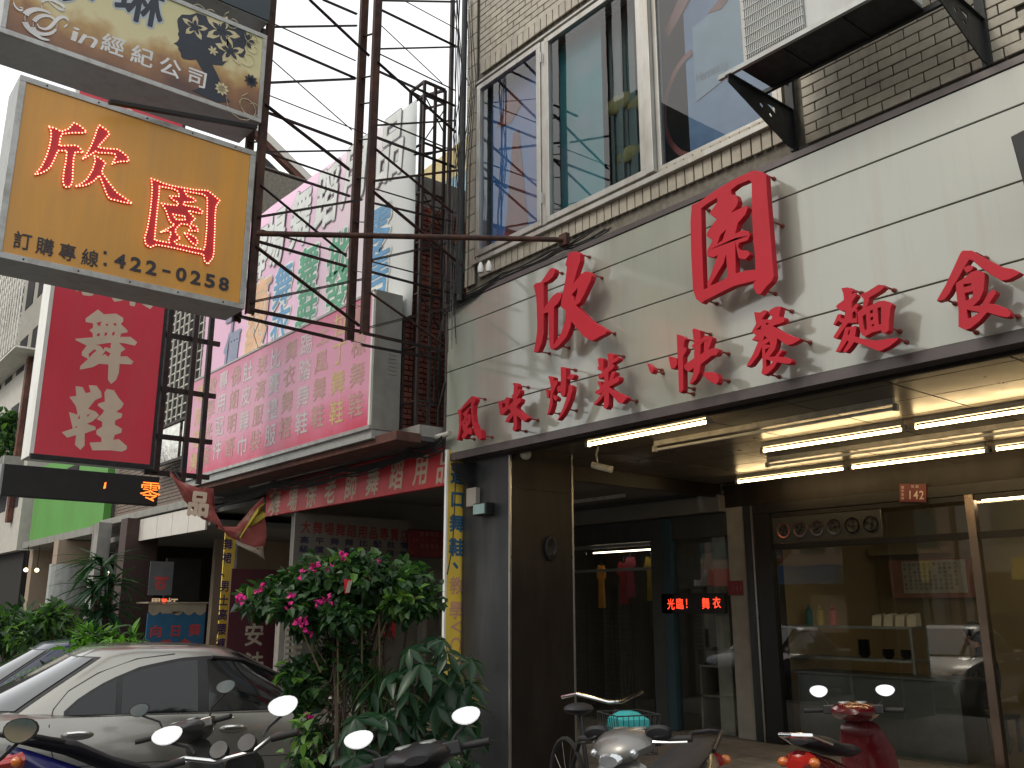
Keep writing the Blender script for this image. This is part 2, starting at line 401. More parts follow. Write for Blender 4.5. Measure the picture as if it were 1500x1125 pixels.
# window frames: three lights
def wframe(y0,y1,z0,z1,x=TF-.01,t=.075,dp=.07):
    g=MB(); g.box(x,x+dp,y0,y1,z1-t,z1); g.box(x,x+dp,y0,y1,z0,z0+t); g.box(x,x+dp,y1-t,y1,z0+t,z1-t); g.box(x,x+dp,y0,y0+t,z0+t,z1-t)
    return g
g=wframe(YW0,YW1,ZW0,ZW1,TF-.004,.035,.12); fo=part(g,'window_frame','aluminium')
g=MB(); g.box(TF-.06,TF+.08,YW0-.06,YW1+.02,ZW0-.055,ZW0-.004); part(g,'sill','aluminium',bevel=.004)
g=MB(); g.box(TF-.04,TF+.05,YW0-.05,YW1+.02,ZW1+.001,ZW1+.028); part(g,'lintel_strip','aluminium',bevel=.004)
lights=[(6.47,7.585),(5.03,6.40),(3.66,4.93)]
for i,(a,b) in enumerate(lights):
    fr=part(wframe(a,b,ZW0+.036,ZW1-.036,TF-.045 if i<2 else TF+.0,.062 if i<2 else .05,.06),'window_sash','aluminium',bevel=.003)
    gl=MB(); gl.box(TF-.012+(.03 if i==2 else 0),TF-.006+(.03 if i==2 else 0),a+.05,b-.05,ZW0+.08,ZW1-.08); part(gl,'pane','window_glass',fr)
g=MB(); g.box(TF-.03,TF+.06,6.402,6.468,ZW0+.036,ZW1-.036); part(g,'mullion','aluminium',bevel=.004); g=MB(); g.box(TF-.055,TF+.07,4.932,5.028,ZW0+.036,ZW1-.036); part(g,'mullion','aluminium',bevel=.004)
g=MB()
for y in(6.435,):
    for z in (5.72,7.35): g.tube([(TF-.055,y,z),(TF-.055,y,z+.12)],.011)
part(g,'hinge','galvanised')
# posters inside
def poster(y0,y1,z0,z1,m,nm='poster',x=TF+.16):
    g=MB(); g.box(x,x+.008,y0,y1,z0,z1); return part(g,nm,m)
poster(6.5,7.56,5.5,7.6,'poster_blue'); poster(5.75,6.38,5.5,7.6,'poster_green'); pw=poster(3.65,4.68,5.5,7.6,'poster_white')
g=MB()
def ring(cy,cz,r,a0,a1,wd):
    n=20; o=[];q=[]
    for i in range(n+1):
        t=a0+(a1-a0)*i/n; o.append((-(cy)+r*math.cos(t),cz+r*1.3*math.sin(t))); q.append((-(cy)+(r-wd)*math.cos(t),cz+(r-wd)*1.3*math.sin(t)))
    return o+q[::-1]
g.poly(ring(4.55,6.1,.42,1.7,4.5,.045),[],FX(TF+.15),0,.004)
g.poly([(-4.9,7.0),(-4.62,7.35),(-4.5,7.5),(-4.5,7.25),(-4.75,7.0),(-4.86,6.9)],[],FX(TF+.15),0,.004)
g.poly([(-4.4,6.9),(-4.2,7.0),(-3.95,7.2),(-3.8,7.4),(-4.0,7.02),(-4.25,6.86)],[],FX(TF+.15),0,.004)
g.poly([(-7.3,5.6),(-7.15,6.9),(-7.05,6.9),(-6.9,5.7),(-7.1,5.55)],[],FX(TF+.15),0,.004)
g.poly([(-7.45,7.1),(-7.2,7.5),(-7.0,7.2),(-7.2,7.05)],[],FX(TF+.15),0,.004)
part(g,'poster_picture','poster_red')
g=MB(); line_px(g,'Hennessy',(1024,112),(1064,92),.1,.1,FX(TF+.15),lambda a,b:uvx(a,b,TF+.15)); part(g,'poster_lettering','poster_ink')
g=MB(); g.poly([(-4.58,6.1),(-3.7,6.3),(-3.7,7.0),(-4.58,6.85)],[],FX(TF+.155),0,.003); mat('poster_light',(.17,.22,.30),.5,var=.1); part(g,'poster_label','poster_light')
mat('curtain_yellow',(.14,.11,.03),.7); mat('curtain_dark',(.05,.07,.07),.7)
g=MB()
n=14
for i in range(n): 
    y=5.1+i*.045; g.box(TF+.25+.02*math.sin(i*1.7),TF+.27+.02*math.sin(i*1.7),y,y+.043,5.5,7.6)
part(g,'curtain','curtain_dark')
g=MB(); 
for yy,zz,r in ((5.62,6.6,.13),(5.35,6.5,.10),(5.5,6.0,.11)): g.ball((TF+.25,yy,zz),r,12,8,(.2,1.5,.8))
part(g,'wall_ornament','curtain_yellow',smooth=True)
# arcade soffit
g=MB(); g.box(5.76,9.95,-4,7.8,3.31,3.395); part(g,'ceiling','ceiling_dark')
ym=[7.52,6.655,5.79,4.925,4.06,3.195,2.33,1.465,.6,-.265]; xm=[5.78,6.23,6.8,7.37,7.94,8.51,9.08,9.65]
for i in range(len(ym)-1):
    for j in range(len(xm)-1):
        o=MB().box(xm[j]+.008,xm[j+1]-.008,ym[i+1]+.008,ym[i]-.008,3.285,3.30); part(o,'ceiling_tile','ceiling_tile')
# neighbour beam + dark edge behind the sign
g=MB(); g.box(5.73,5.775,-4,7.02,3.2,3.4); g.box(6.62,9.79,7.54,7.60,3.12,3.31); part(g,'edge_beam','dark_brown')
# pillar
g=MB(); g.box(5.75,6.61,7.02,7.80,.13,3.30); 
pil=thing('arcade_pillar','dark panelled square pillar between the two shops','pillar',(6.18,7.41,.13))
g=MB(); g.box(5.752,6.60,7.03,7.80,.13,3.31); g.build('core','dark_brown',pil)
g=MB(); g.box(5.742,5.751,7.04,7.80,.13,3.25); g.build('grey_panel','pillar_grey',pil)
g=MB(); g.box(5.775,6.585,7.021,7.029,.13,2.86); g.box(5.775,6.585,7.021,7.029,2.872,3.28); g.build('brown_panel','dark_brown',pil)
for a in (5.738,6.585): 
    g=MB(); g.box(a,a+.026,7.012,7.034,.13,3.29); g.build('corner_strip','steel_strip',pil,bevel=.003)
g=MB(); c=PY(805,803,7.02)
n=16; rg=[]
for yy,r in ((7.02,.085),(6.99,.085),(6.98,.06),(6.995,.045)): rg.append([(c.x+r*math.cos(2*math.pi*k/n),yy,c.z+1.5*r*math.sin(2*math.pi*k/n)) for k in range(n)])
g.rings(rg); g.build('round_handle','black_metal',pil,smooth=True)
# lit tubes under the soffit
def tube_lamp(x,y0,y1,lit=True,label='',z=3.2,n=0):
    t=thing('fluorescent_tube' if lit else 'unlit_tube_fixture',label,'lamp',(x,(y0+y1)/2,z),group='tube lamps under the arcade ceiling')
    g=MB(); g.box(x-.02,x+.02,y0+.02,y1-.02,z+.035,3.283); g.build('housing','fixture_white',t)
    g=MB(); g.tube([(x,y0+.03,z),(x,y1-.03,z)],.014,10); g.build('tube','tube_lit' if lit else 'tube_off',t,smooth=True)
    for y in(y0+.012,y1-.012):
        g=MB(); g.box(x-.018,x+.018,y-.018,y+.018,z-.02,z+.034); g.build('end_cap','fixture_white',t)
    return t
tube_lamp(5.95,4.65,6.12,True,'lit tube nearest the sign, alone at the front edge of the ceiling')
tube_lamp(7.52,3.79,5.27,True,'left lit tube of the middle row under the ceiling')
tube_lamp(7.52,2.25,3.73,True,'right lit tube of the middle row running out of the photo')
tube_lamp(9.2,5.36,6.84,True,'leftmost lit tube of the back row by the shopfront')
tube_lamp(9.2,3.83,5.31,True,'second lit tube of the back row above the red number plate')
tube_lamp(9.2,2.3,3.78,True,'last lit tube of the back row at the right edge of the photo')
tube_lamp(6.65,3.4,5.9,False,'long unlit white fixture between the front tube and the middle row')
tube_lamp(8.35,2.6,5.8,False,'thin unlit white channel between the middle and back tube rows')
# ================================================================ the big shop sign
sg=thing('shop_sign','long pale cream shop sign with raised red characters over the arcade','sign',(5.7,3,3.2))
SX=5.6; s0=-2.5; s1=7.965; zb,zt=3.3,4.975
seams=[zb]+[(PX(652,612,SX).z+PX(1154,471,SX).z)/2,(PX(653,549,SX).z+PX(1258,340,SX).z)/2,(PX(655,487,SX).z+PX(1131.6,291.6,SX).z)/2]+[zt]
for i in range(4):
    g=MB(); g.bevbox(SX,SX+.03,s0+.03,s1-.03,seams[i]+.004,seams[i+1]-.004,.004); g.build('sign_board','sign_panel',sg)
g=MB(); g.box(SX+.032,SX+.045,s0+.02,s1-.02,zb,zt); g.build('backing','black_metal',sg)
g=MB(); g.box(SX-.012,TF-.012,s0,s1,zt,zt+.05); g.build('top_trim','sign_trim',sg)
g=MB(); g.box(SX-.012,TF+.02,s0,s1,zb-.075,zb); g.build('bottom_trim','sign_trim',sg)
g=MB(); g.box(SX-.012,TF+.02,s1-.029,s1,zb,zt); g.build('side_trim','sign_trim',sg)
LX=5.40; LD=.058
LET={}
def letter(ch,polys,ox,oy,s,rods):
    g=MB()
    for k,(outer,holes) in enumerate(polys):
        cv=lambda a,b:uvx(a,b,LX)
        g.poly(tr(outer,ox,oy,s,cv),[tr(h,ox,oy,s,cv) for h in holes],FX(LX),-LD,-.0003*k)
    o=g.build('letter','red_letter',sg,label='raised red character '+ch,bevel=.0025)
    for (a,b) in rods:
        u,v=uvx(ox+a/s,oy+b/s,LX+LD)
        g=MB(); g.tube([(LX+LD-.004,-u,v),(SX-.012,-u,v)],.0065,6); g.tube([(SX-.016,-u,v),(SX,-u,v)],.016,8); g.ball((SX-.016,-u,v),.012,6,4)
        g.build('standoff','rust_rod',o)
letter('欣',[([(45,370),(75,348),(120,338),(215,200),(235,190),(262,205),(265,240),(245,285),(195,330),(148,350),(150,610),(240,480),(290,445),(325,447),(335,470),(325,510),(295,560),(255,595),(250,990),(330,860),(375,720),(378,630),(350,612),(325,590),(330,540),(345,460),(370,330),(388,185),(370,160),(385,110),(400,50),(430,28),(500,25),(525,50),(525,120),(490,230),(455,355),(540,250),(575,228),(625,235),(645,275),(635,320),(560,480),(520,550),(480,580),(640,740),(790,825),(805,845),(790,870),(720,905),(650,945),(600,925),(545,880),(470,790),(435,745),(420,820),(380,910),(300,1000),(240,1035),(220,1025),(205,960),(195,650),(150,665),(148,870),(130,970),(90,1058),(45,1060),(70,930),(82,820),(78,620),(72,500)],[[(437,470),(498,400),(495,440),(470,540),(462,500)]])],775,365,7.03,[(100,1050),(300,990),(640,260),(770,840),(230,215),(510,45)])
letter('園',[([(70,320),(120,302),(260,205),(400,120),(520,65),(560,50),(630,65),(655,90),(660,200),(680,450),(700,700),(715,880),(700,920),(655,965),(610,1025),(580,1020),(552,970),(555,930),(575,915),(400,960),(280,1020),(170,1075),(150,1095),(105,1060),(80,990),(65,700),(60,450)],
 [[(145,350),(190,315),(268,268),(270,300),(235,350),(210,385),(240,418),(270,425),(190,540),(185,565),(235,600),(190,680),(192,725),(240,735),(275,717),(215,880),(190,940),(195,972),(165,988),(160,900),(150,600)],
  [(340,710),(350,890),(240,948),(215,952),(260,880),(320,780)],[(340,515),(310,600),(270,630),(295,560)],
  [(380,205),(430,165),(520,128),(540,145),(543,400),(552,600),(565,700),(570,828),(480,840),(415,860),(412,610),(428,700),(440,742),(490,752),(528,710),(510,680),(450,678),(432,650),(442,622),(510,600),(528,560),(515,528),(470,520),(412,548),(432,465),(490,400),(512,345),(500,325),(383,382),(425,330),(435,290),(420,245),(381,240)]])],1000,240,5.357,[(630,75),(700,450),(640,990),(180,1070),(120,330)])
letter('風',[([(125,385),(180,370),(240,280),(320,195),(390,125),(440,140),(460,180),(445,235),(415,290),(408,450),(425,600),(475,720),(535,815),(560,740),(575,895),(540,932),(490,890),(430,790),(390,620),(372,450),(370,235),(190,400),(190,560),(200,660),(175,800),(140,940),(112,935),(140,820),(155,650),(150,500)],[]),
 ([(215,450),(330,335),(345,340),(335,390),(300,465),(330,455),(366,470),(368,560),(350,630),(300,700),(310,730),(350,700),(385,760),(380,830),(355,840),(330,810),(240,915),(205,890),(200,860),(245,770),(225,770),(203,640),(205,590),(250,540),(245,490)],[[(235,625),(258,615),(250,655)],[(298,560),(315,552),(305,605)]])],660,570,12.5,[(440,150),(570,850),(240,890)])
letter('味',[([(60,520),(85,500),(150,510),(210,435),(250,440),(262,470),(240,600),(330,500),(325,450),(290,420),(330,370),(335,240),(320,200),(345,185),(385,190),(415,240),(395,330),(430,295),(450,320),(440,370),(385,460),(430,450),(462,465),(455,520),(390,590),(385,625),(480,710),(590,795),(575,815),(520,865),(450,810),(395,755),(388,985),(345,1030),(310,990),(330,930),(328,755),(260,845),(235,875),(180,865),(210,800),(290,680),(245,640),(150,745),(95,740),(80,620)],[[(137,545),(190,550),(180,600),(140,630)]])],724,545,11.84,[(400,230),(570,800),(360,1000)])
letter('炒',[([(108,268),(150,260),(212,282),(208,360),(250,340),(285,350),(280,400),(235,490),(205,570),(190,600),(190,780),(150,920),(100,970),(90,965),(120,850),(145,680),(155,450),(140,350)],[]),([(65,505),(85,500),(120,560),(125,640),(90,660),(80,600)],[]),([(200,600),(245,625),(270,660),(262,700),(235,720),(205,670)],[]),
 ([(335,95),(400,95),(440,120),(435,350),(430,480),(415,610),(370,640),(340,600),(335,530),(295,570),(270,530),(268,480),(290,435),(330,450),(340,300)],[]),([(450,300),(510,225),(560,222),(590,245),(580,290),(540,325),(480,320)],[]),([(480,430),(520,420),(550,445),(550,530),(510,680),(450,830),(380,960),(300,1060),(275,1070),(320,970),(380,840),(440,660),(475,520)],[])],794,530,12.5,[(410,110),(430,860),(130,920)])
letter('菜',[([(155,185),(200,165),(250,180),(262,215),(252,385),(275,360),(300,335),(340,330),(345,250),(325,95),(400,88),(440,110),(430,190),(500,150),(525,165),(520,205),(470,240),(410,270),(450,305),(430,350),(340,430),(345,590),(400,410),(430,400),(465,415),(430,540),(500,485),(535,500),(535,550),(510,590),(355,675),(430,735),(640,830),(665,855),(650,890),(580,960),(520,950),(440,860),(355,770),(350,990),(305,1060),(262,1030),(270,820),(200,910),(120,990),(78,975),(150,890),(255,745),(185,810),(120,790),(105,755),(195,700),(165,620),(155,575),(215,575),(225,650),(275,590),(270,500),(180,535),(160,480),(240,420),(210,390),(165,380),(148,335),(175,310)],[])],862,510,11.84,[(420,100),(640,880),(120,970)])
letter('、',[([(65,575),(90,585),(140,630),(160,670),(150,710),(130,725),(105,690),(85,620)],[])],940,470,9.37,[(140,680),(125,640)])
letter('快',[([(362,482),(480,510),(485,600),(455,650),(405,662),(388,620),(375,540)],[]),([(478,180),(560,205),(605,245),(580,290),(575,365),(615,370),(610,410),(565,490),(565,560),(570,950),(530,990),(508,975),(500,700),(485,400)],[]),
 ([(690,125),(715,100),(800,130),(805,260),(870,200),(955,215),(970,245),(915,400),(985,368),(1045,385),(1050,430),(1020,475),(960,480),(805,600),(790,710),(740,810),(680,870),(650,865),(700,740),(710,650),(640,700),(590,670),(576,615),(600,590),(715,510),(720,370),(690,360),(680,340),(715,310),(705,220)],[[(808,325),(855,285),(850,430),(800,465)]]),([(830,720),(880,700),(960,698),(1030,725),(1058,790),(1050,840),(1020,872),(960,850),(880,790)],[])],940,470,9.37,[(790,140),(1040,410),(1040,790),(550,970),(585,240),(560,900)])
letter('餐',[([(180,160),(265,165),(320,130),(350,145),(350,180),(285,260),(320,262),(420,260),(440,200),(405,205),(380,170),(400,130),(480,85),(555,85),(545,130),(525,225),(590,230),(605,260),(590,300),(540,320),(435,350),(570,430),(720,495),(820,525),(800,550),(710,600),(640,615),(580,580),(500,520),(490,600),(470,670),(390,775),(470,770),(530,690),(565,675),(575,700),(515,770),(640,785),(690,810),(700,840),(680,870),(600,870),(500,850),(450,930),(380,1000),(320,1028),(280,1000),(300,920),(290,640),(240,760),(140,890),(85,912),(80,895),(170,730),(245,550),(165,550),(150,545),(205,480),(150,430),(210,320)],
 [[(285,345),(270,395),(212,402)],[(345,305),(390,320),(350,345)],[(325,490),(362,515),(305,550)],[(330,605),(395,565),(402,612)],[(330,680),(400,640),(335,740)],[(345,810),(440,840),(395,890),(350,915)]])],1085,440,9.375,[(550,100),(800,530),(370,1010)])
letter('麵',[([(210,160),(300,148),(350,170),(368,195),(345,240),(390,225),(412,240),(410,270),(355,350),(350,445),(410,372),(440,375),(448,400),(405,450),(440,450),(422,480),(418,520),(422,560),(430,630),(300,640),(240,720),(150,850),(105,845),(105,820),(220,640),(170,605),(115,670),(98,660),(160,520),(205,515),(200,570),(250,580),(262,470),(200,470),(135,420),(150,390),(245,320),(235,230)],[[(365,490),(400,475),(412,520),(408,570),(360,578)]]),
 ([(265,700),(340,690),(400,675),(415,700),(395,820),(520,860),(700,880),(870,850),(990,845),(970,880),(870,960),(740,1025),(670,1005),(540,950),(385,900),(320,990),(270,1040),(230,1035),(310,900),(290,875),(250,940),(190,1030),(130,1030),(190,920),(235,800)],[[(315,725),(330,740),(315,800),(295,800)]]),
 ([(465,250),(560,210),(720,110),(790,120),(800,145),(740,200),(590,290),(585,340),(555,415),(640,380),(720,340),(800,330),(870,350),(905,380),(880,450),(865,600),(860,740),(810,778),(760,765),(755,738),(640,765),(530,825),(490,800),(465,740),(442,640),(428,490),(500,440),(515,310)],
 [[(500,545),(545,515),(550,560),(560,725),(530,735),(510,640)],[(705,430),(755,420),(755,655),(722,660)],[(600,470),(645,455),(640,500),(605,510)],[(605,565),(650,548),(640,595),(610,605)],[(625,660),(660,650),(655,680),(628,685)]])],1210,405,9.375,[(790,130),(960,850),(340,170),(870,700)])
letter('食',[([(370,130),(400,95),(510,95),(640,170),(870,290),(1000,315),(1085,355),(1060,378),(940,440),(860,452),(740,385),(620,300),(512,210),(478,205),(435,275),(340,440),(300,500),(250,600),(190,670),(95,692),(100,675),(200,500),(330,220)],[]),([(412,300),(470,270),(520,275),(530,300),(500,335),(445,360),(425,335)],[]),
 ([(318,480),(400,430),(500,350),(560,328),(650,350),(665,380),(650,570),(600,680),(525,750),(620,740),(700,600),(750,555),(790,565),(795,600),(715,720),(800,730),(930,780),(968,830),(960,870),(920,885),(820,865),(690,825),(600,930),(500,1010),(440,1032),(350,990),(352,800),(325,600)],[[(410,495),(505,482),(500,505),(415,525)],[(425,600),(520,575),(520,640),(440,690)],[(452,795),(600,825),(490,890),(462,895)]])],1360,355,8.036,[(560,125),(190,665),(940,820),(440,1010)])
# ================================================================ outdoor air conditioner on its bracket
ac=thing('air_conditioner','white outdoor air conditioner with ribbed grille on a wall bracket above the sign','air conditioner',(5.2,2.9,5.49))
g=MB(); g.bevbox(5.0,5.36,2.28,3.45,5.49,6.35,.02); g.build('casing','ac_white',ac)
g=MB(); g.box(4.985,5.0,2.92,3.40,5.53,6.2); g.build('grille_frame','ac_grille',ac)
g=MB()
for i in range(30):
    y=2.93+i*.0158; g.box(4.976,4.986,y,y+.006,5.54,6.19)
for i in range(9): g.box(4.972,4.978,2.92,3.40,5.56+i*.075,5.565+i*.075)
g.build('grille_bars','ac_white',ac,kind='stuff')
g=MB(); n=20; rr=[]
for xx,r in ((4.99,.29),(4.984,.31)): rr.append([(xx,3.02+r*math.cos(2*math.pi*k/n),5.86+r*math.sin(2*math.pi*k/n)) for k in range(n)])
br=thing('wall_bracket','black steel bracket shelf carrying the white air conditioner','bracket',(5.4,2.8,5.2))
for y in (3.53,2.08):
    g=MB(); g.poly([(4.93,5.46),(5.72,5.46),(5.72,5.13),(5.64,5.13),(4.93,5.40)],[[(5.38,5.405),(5.5,5.405),(5.5,5.35)],[(5.30,5.36),(5.325,5.38),(5.35,5.36),(5.325,5.34)],[(5.41,5.32),(5.435,5.34),(5.46,5.32),(5.435,5.30)]],FY(y),-.004,.004); g.build('gusset','bracket_steel',br)
    g=MB(); g.box(4.93,5.74,y-.025,y+.025,5.455,5.463); g.box(5.71,5.74,y-.03,y+.03,5.12,5.9); g.build('arm','bracket_steel',br)
    for z in (5.2,5.45,5.7):
        g=MB(); g.tube([(5.71,y+.012,z),(5.695,y+.012,z)],.012,6); g.build('bolt','galvanised',br)
g=MB(); g.bar((4.95,2.0,5.475),(4.95,3.62,5.475),.03,.035); g.build('front_rail','galvanised',br)
g=MB(); g.bar((5.36,2.0,5.475),(5.36,3.62,5.475),.03,.03); g.build('rear_rail','bracket_steel',br)
g=MB(); g.box(4.97,5.35,2.28,3.45,5.48,5.4895)
for y in (2.65,3.1): g.box(4.97,5.35,y,y+.02,5.47,5.48)
g.build('drip_tray','bracket_steel',br)
# black box cabinet on the far right of the sign
p=PX(1480,205,5.25)
sb=thing('black_sign_box','black slanted box hanging off the cream sign at the right edge of the photo','box',(5.3,p.y-.3,4.0))
g=MB(); a=PX(1480,200,5.25); 
y1=a.y; g.rings([[(5.25,y1,a.z),(5.25,y1-.05,a.z-.5),(5.59,y1-.05,a.z-.5),(5.59,y1,a.z)],[(5.25,y1-.8,a.z+.12),(5.25,y1-.8,a.z-.4),(5.59,y1-.8,a.z-.4),(5.59,y1-.8,a.z+.12)]]); g.build('casing','black_metal',sb,bevel=.006)
g=MB(); g.box(5.44,5.59,y1-.7,y1-.1,a.z+.05,a.z+.2); g.build('hood','bracket_steel',sb)
# cameras under the soffit
def cctv(name,label,p,q):
    t=thing(name,label,'camera',p); g=MB(); g.ball(p,.06,12,8,(1,1,.9)); g.build('dome','fixture_white',t,smooth=True)
    g=MB(); g.tube([(p[0],p[1],p[2]+.04),(p[0],p[1],q)],.03,10); g.build('mount','fixture_white',t,smooth=True)
    return t
p=PX(770,664,5.85); cctv('dome_camera','small white dome camera under the sign beside the pillar',(5.85,p.y,3.2),3.31)
t=thing('bullet_camera','white bullet camera hanging from the arcade ceiling','camera',(6.9,6.4,3.1))
c=PZ(882,686,3.06); g=MB(); g.tube([(c.x-.05,c.y+.09,3.10),(c.x+.05,c.y-.09,3.04)],.035,12); g.build('barrel','fixture_white',t,smooth=True)
g=MB(); g.tube([(c.x-.02,c.y+.04,3.11),(c.x-.03,c.y+.05,3.2),(c.x,c.y+.05,3.285)],.01,8); g.build('stem','fixture_white',t)
# ================================================================ steel sign truss across the pavement edge
def bx(name,m,parent,x0,x1,y0,y1,z0,z1,bev=0,**k):
    g=MB(); g.box(x0,x1,y0,y1,z0,z1); return g.build(name,m,parent,bevel=bev,**k)
TY,TR=7.6,7.9
ts=thing('sign_truss','rusty steel lattice truss carrying the hanging sign boxes out from the tiled building','truss',(4.4,7.75,4.2))
def post(x,y,z0,z1,w,m='rusty_steel'):
    g=MB(); t=.012  # channel section
    g.box(x-w/2,x+w/2,y-.005,y+.005,z0,z1); g.box(x-w/2,x-w/2+.008,y+.006,y+.045,z0,z1); g.box(x+w/2-.008,x+w/2,y+.006,y+.045,z0,z1)
    return g.build('post',m,ts)
xL=3.165; xM=PY(543,300,TY).x
for y in (TY,TR):
    post(xL,y,4.3,11,.075); post(xM,y,PY(543,488,TY).z-.02,11,.085)
g=MB(); g.tube([(5.53,TY+.02,4.95),(5.55,TY+.02,11)],.036,10); g.build('post','bracket_steel',ts,smooth=True)
g=MB(); g.tube([(5.62,TR+.1,4.95),(5.64,TR+.1,11)],.03,8); g.build('post','dark_steel',ts,smooth=True)
fr_=[((454,0),(541,82),.04),((553,91),(668,194),.04),((374,361),(527,478),.045),((367,455),(529,487),.05),((381,271),(508,376),.03),((533,489),(650,515),.045),
 ((547,281),(676,389),.045),((542,429),(650,505),.03),((388,153),(512,249),.045),((550,218),(664,312),.035),((540,481),(652,453),.035),((366,444),(531,410),.035),
 ((377,319),(531,293),.035),((547,266),(672,250),.035),((544,382),(655,357),.035)]
rr_=[((474,0),(523,21),.035),((557,14),(668,68),.035),((397,40),(523,38),.03),((394,60),(521,115),.035),((553,104),(668,156),.035),((390,122),(521,116),.035),
 ((388,164),(516,212),.04),((550,201),(668,246),.04),((383,223),(514,221),.022),((383,246),(513,288),.035),((547,298),(668,326),.03),((383,338),(508,373),.025),((376,354),(508,391),.04),((544,399),(668,432),.035),
 ((340,462),(503,500),.045),((530,506),(652,529),.04),((557,1),(668,3),.03),((554,72),(672,69),.025),((552,184),(668,177),.028),((608,227),(668,219),.03)]
th_=[((397,33),(521,89),.014),((554,78),(668,133),.016),((393,83),(516,191),.012),((390,138),(536,196),.012),((594,2),(672,44),.012),((557,36),(648,122),.012),((551,174),(657,218),.018),((383,221),(512,265),.022),((547,276),(668,312),.016),((544,383),(668,415),.016)]
def brace(a,b,w,Y,m):
    g=MB(); p=PY(*a,Y);q=PY(*b,Y); g.bar(p,q,.006,w,up=(0,1,0)) if False else g.bar(p,q,w,.006); g.bar(p+Vector((0,.018,w/2)),q+Vector((0,.018,w/2)),.036,.006); g.build('brace',m,ts)
for a,b,w in fr_: brace(a,b,w,TY-.012,'rusty_steel' if R.random()<.5 else 'dark_steel')
for a,b,w in rr_: brace(a,b,w,TR-.012,'dark_steel')
for a,b,w in th_:
    g=MB(); g.tube([PY(*a,TR-.05),PY(*b,TR-.05)],w/2,6); g.build('brace','dark_steel',ts)
for z in (7.82,7.3,6.98,6.55,6.1,5.6,5.05,4.68,4.30):
    g=MB(); g.bar((xM,TY+.01,z-.06),(xM,TR,z+.05),.03,.006); g.build('spacer','dark_steel',ts)
    g=MB(); g.bar((xL,TY+.01,z-.06),(xL,TR,z+.05),.03,.006); g.build('spacer','dark_steel',ts)
bp=thing('brace_pipe','long dark horizontal pipe tying the hanging sign back to the cream sign','pipe',PY(380,342,7.55))
g=MB(); g.tube([PY(376,342,7.52),PX(825,351,5.56)],.026,10); g.build('pipe','rusty_steel',bp,smooth=True)
g=MB(); q=PX(825,351,5.56); g.box(5.55,5.60,q.y-.05,q.y+.05,q.z-.06,q.z+.06); g.build('flange','rusty_steel',bp)
# ---------------------------------------------------------------- orange hanging sign
mat('orange_face',(.72,.345,.055),.42,var=.05,vs=1.5,dirt=(.45,.26,.10),ds=(7,7,.5),da=.5,dl=(.42,.75),coat=.1)
mat('sign_frame_alu',(.42,.43,.42),.42,metal=.5,var=.1,dirt=(.2,.17,.14),ds=(8,8,8),da=.6)
mat('sheet_grey',(.40,.42,.41),.45,metal=.1,var=.12,vs=5,dirt=(.12,.1,.08),ds=(5,5,5),da=.5)
mat('neon_red',(.55,.02,.03),.45,var=.06)
mat('led_dot',(1,.5,.35),.4,emit=(1,.38,.22),es=3.2)
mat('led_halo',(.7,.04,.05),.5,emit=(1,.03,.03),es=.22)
mat('sign_ink',(.03,.03,.04),.5,var=.1)
OY=7.52
tl=PY(30,112,OY);trr=PY(375,220,OY);bl=PY(0,378,OY);br_=PY(353,452,OY)
ox0,ox1,oz0,oz1=1.07,trr.x,(bl.z+br_.z)/2,(tl.z+trr.z)/2
og=thing('orange_hanging_sign','orange sign box with two big red characters outlined in lit bulbs','sign',((ox0+ox1)/2,OY+.2,oz0))
bx('cabinet','sheet_grey',og,ox0,ox1,OY+.02,OY+.42,oz0,oz1,.004)
bx('face','orange_face',og,ox0+.05,ox1-.05,OY+.004,OY+.018,oz0+.05,oz1-.05)
for a in ((ox0,ox1,oz0,oz0+.05),(ox0,ox1,oz1-.05,oz1),(ox0,ox0+.05,oz0+.051,oz1-.051),(ox1-.05,ox1,oz0+.051,oz1-.051)):
    bx('face_frame','sign_frame_alu',og,a[0],a[1],OY-.008,OY+.019,a[2],a[3],.003)
for i in range(5):
    x=ox0+.2+i*.4
    for z in(oz0+.025,oz1-.025):
        g=MB(); g.tube([(x,OY-.012,z),(x,OY-.008,z)],.008,6); g.build('screw','black_metal',og)
AX=[[(220,185),(290,210),(345,240),(420,210),(477,145),(545,185),(605,240),(570,252),(470,250),(390,258),(355,262),(335,300),(322,385),(490,380),(525,395),(572,455),(490,447),(470,520),(463,640),(460,740),(440,800),(410,812),(375,803),(360,745),(372,640),(390,550),(402,435),(310,435),(270,530),(235,600),(190,640),(130,668),(75,680),(140,600),(190,495),(220,400),(237,310),(240,240)],
 [(740,175),(800,215),(838,250),(835,270),(790,320),(730,385),(725,402),(800,412),(880,418),(925,420),(985,460),(1035,510),(1038,545),(960,545),(905,555),(865,572),(885,535),(905,500),(895,470),(850,460),(725,455),(700,440),(640,480),(560,522),(600,475),(650,385),(690,285),(712,210)],
 [(685,490),(720,500),(760,525),(800,560),(775,610),(760,660),(790,700),(840,770),(910,860),(1000,925),(1075,978),(985,965),(910,945),(840,930),(810,880),(780,800),(750,720),(735,690),(680,745),(620,780),(560,797),(485,803),(540,780),(610,725),(665,630),(690,545)]]
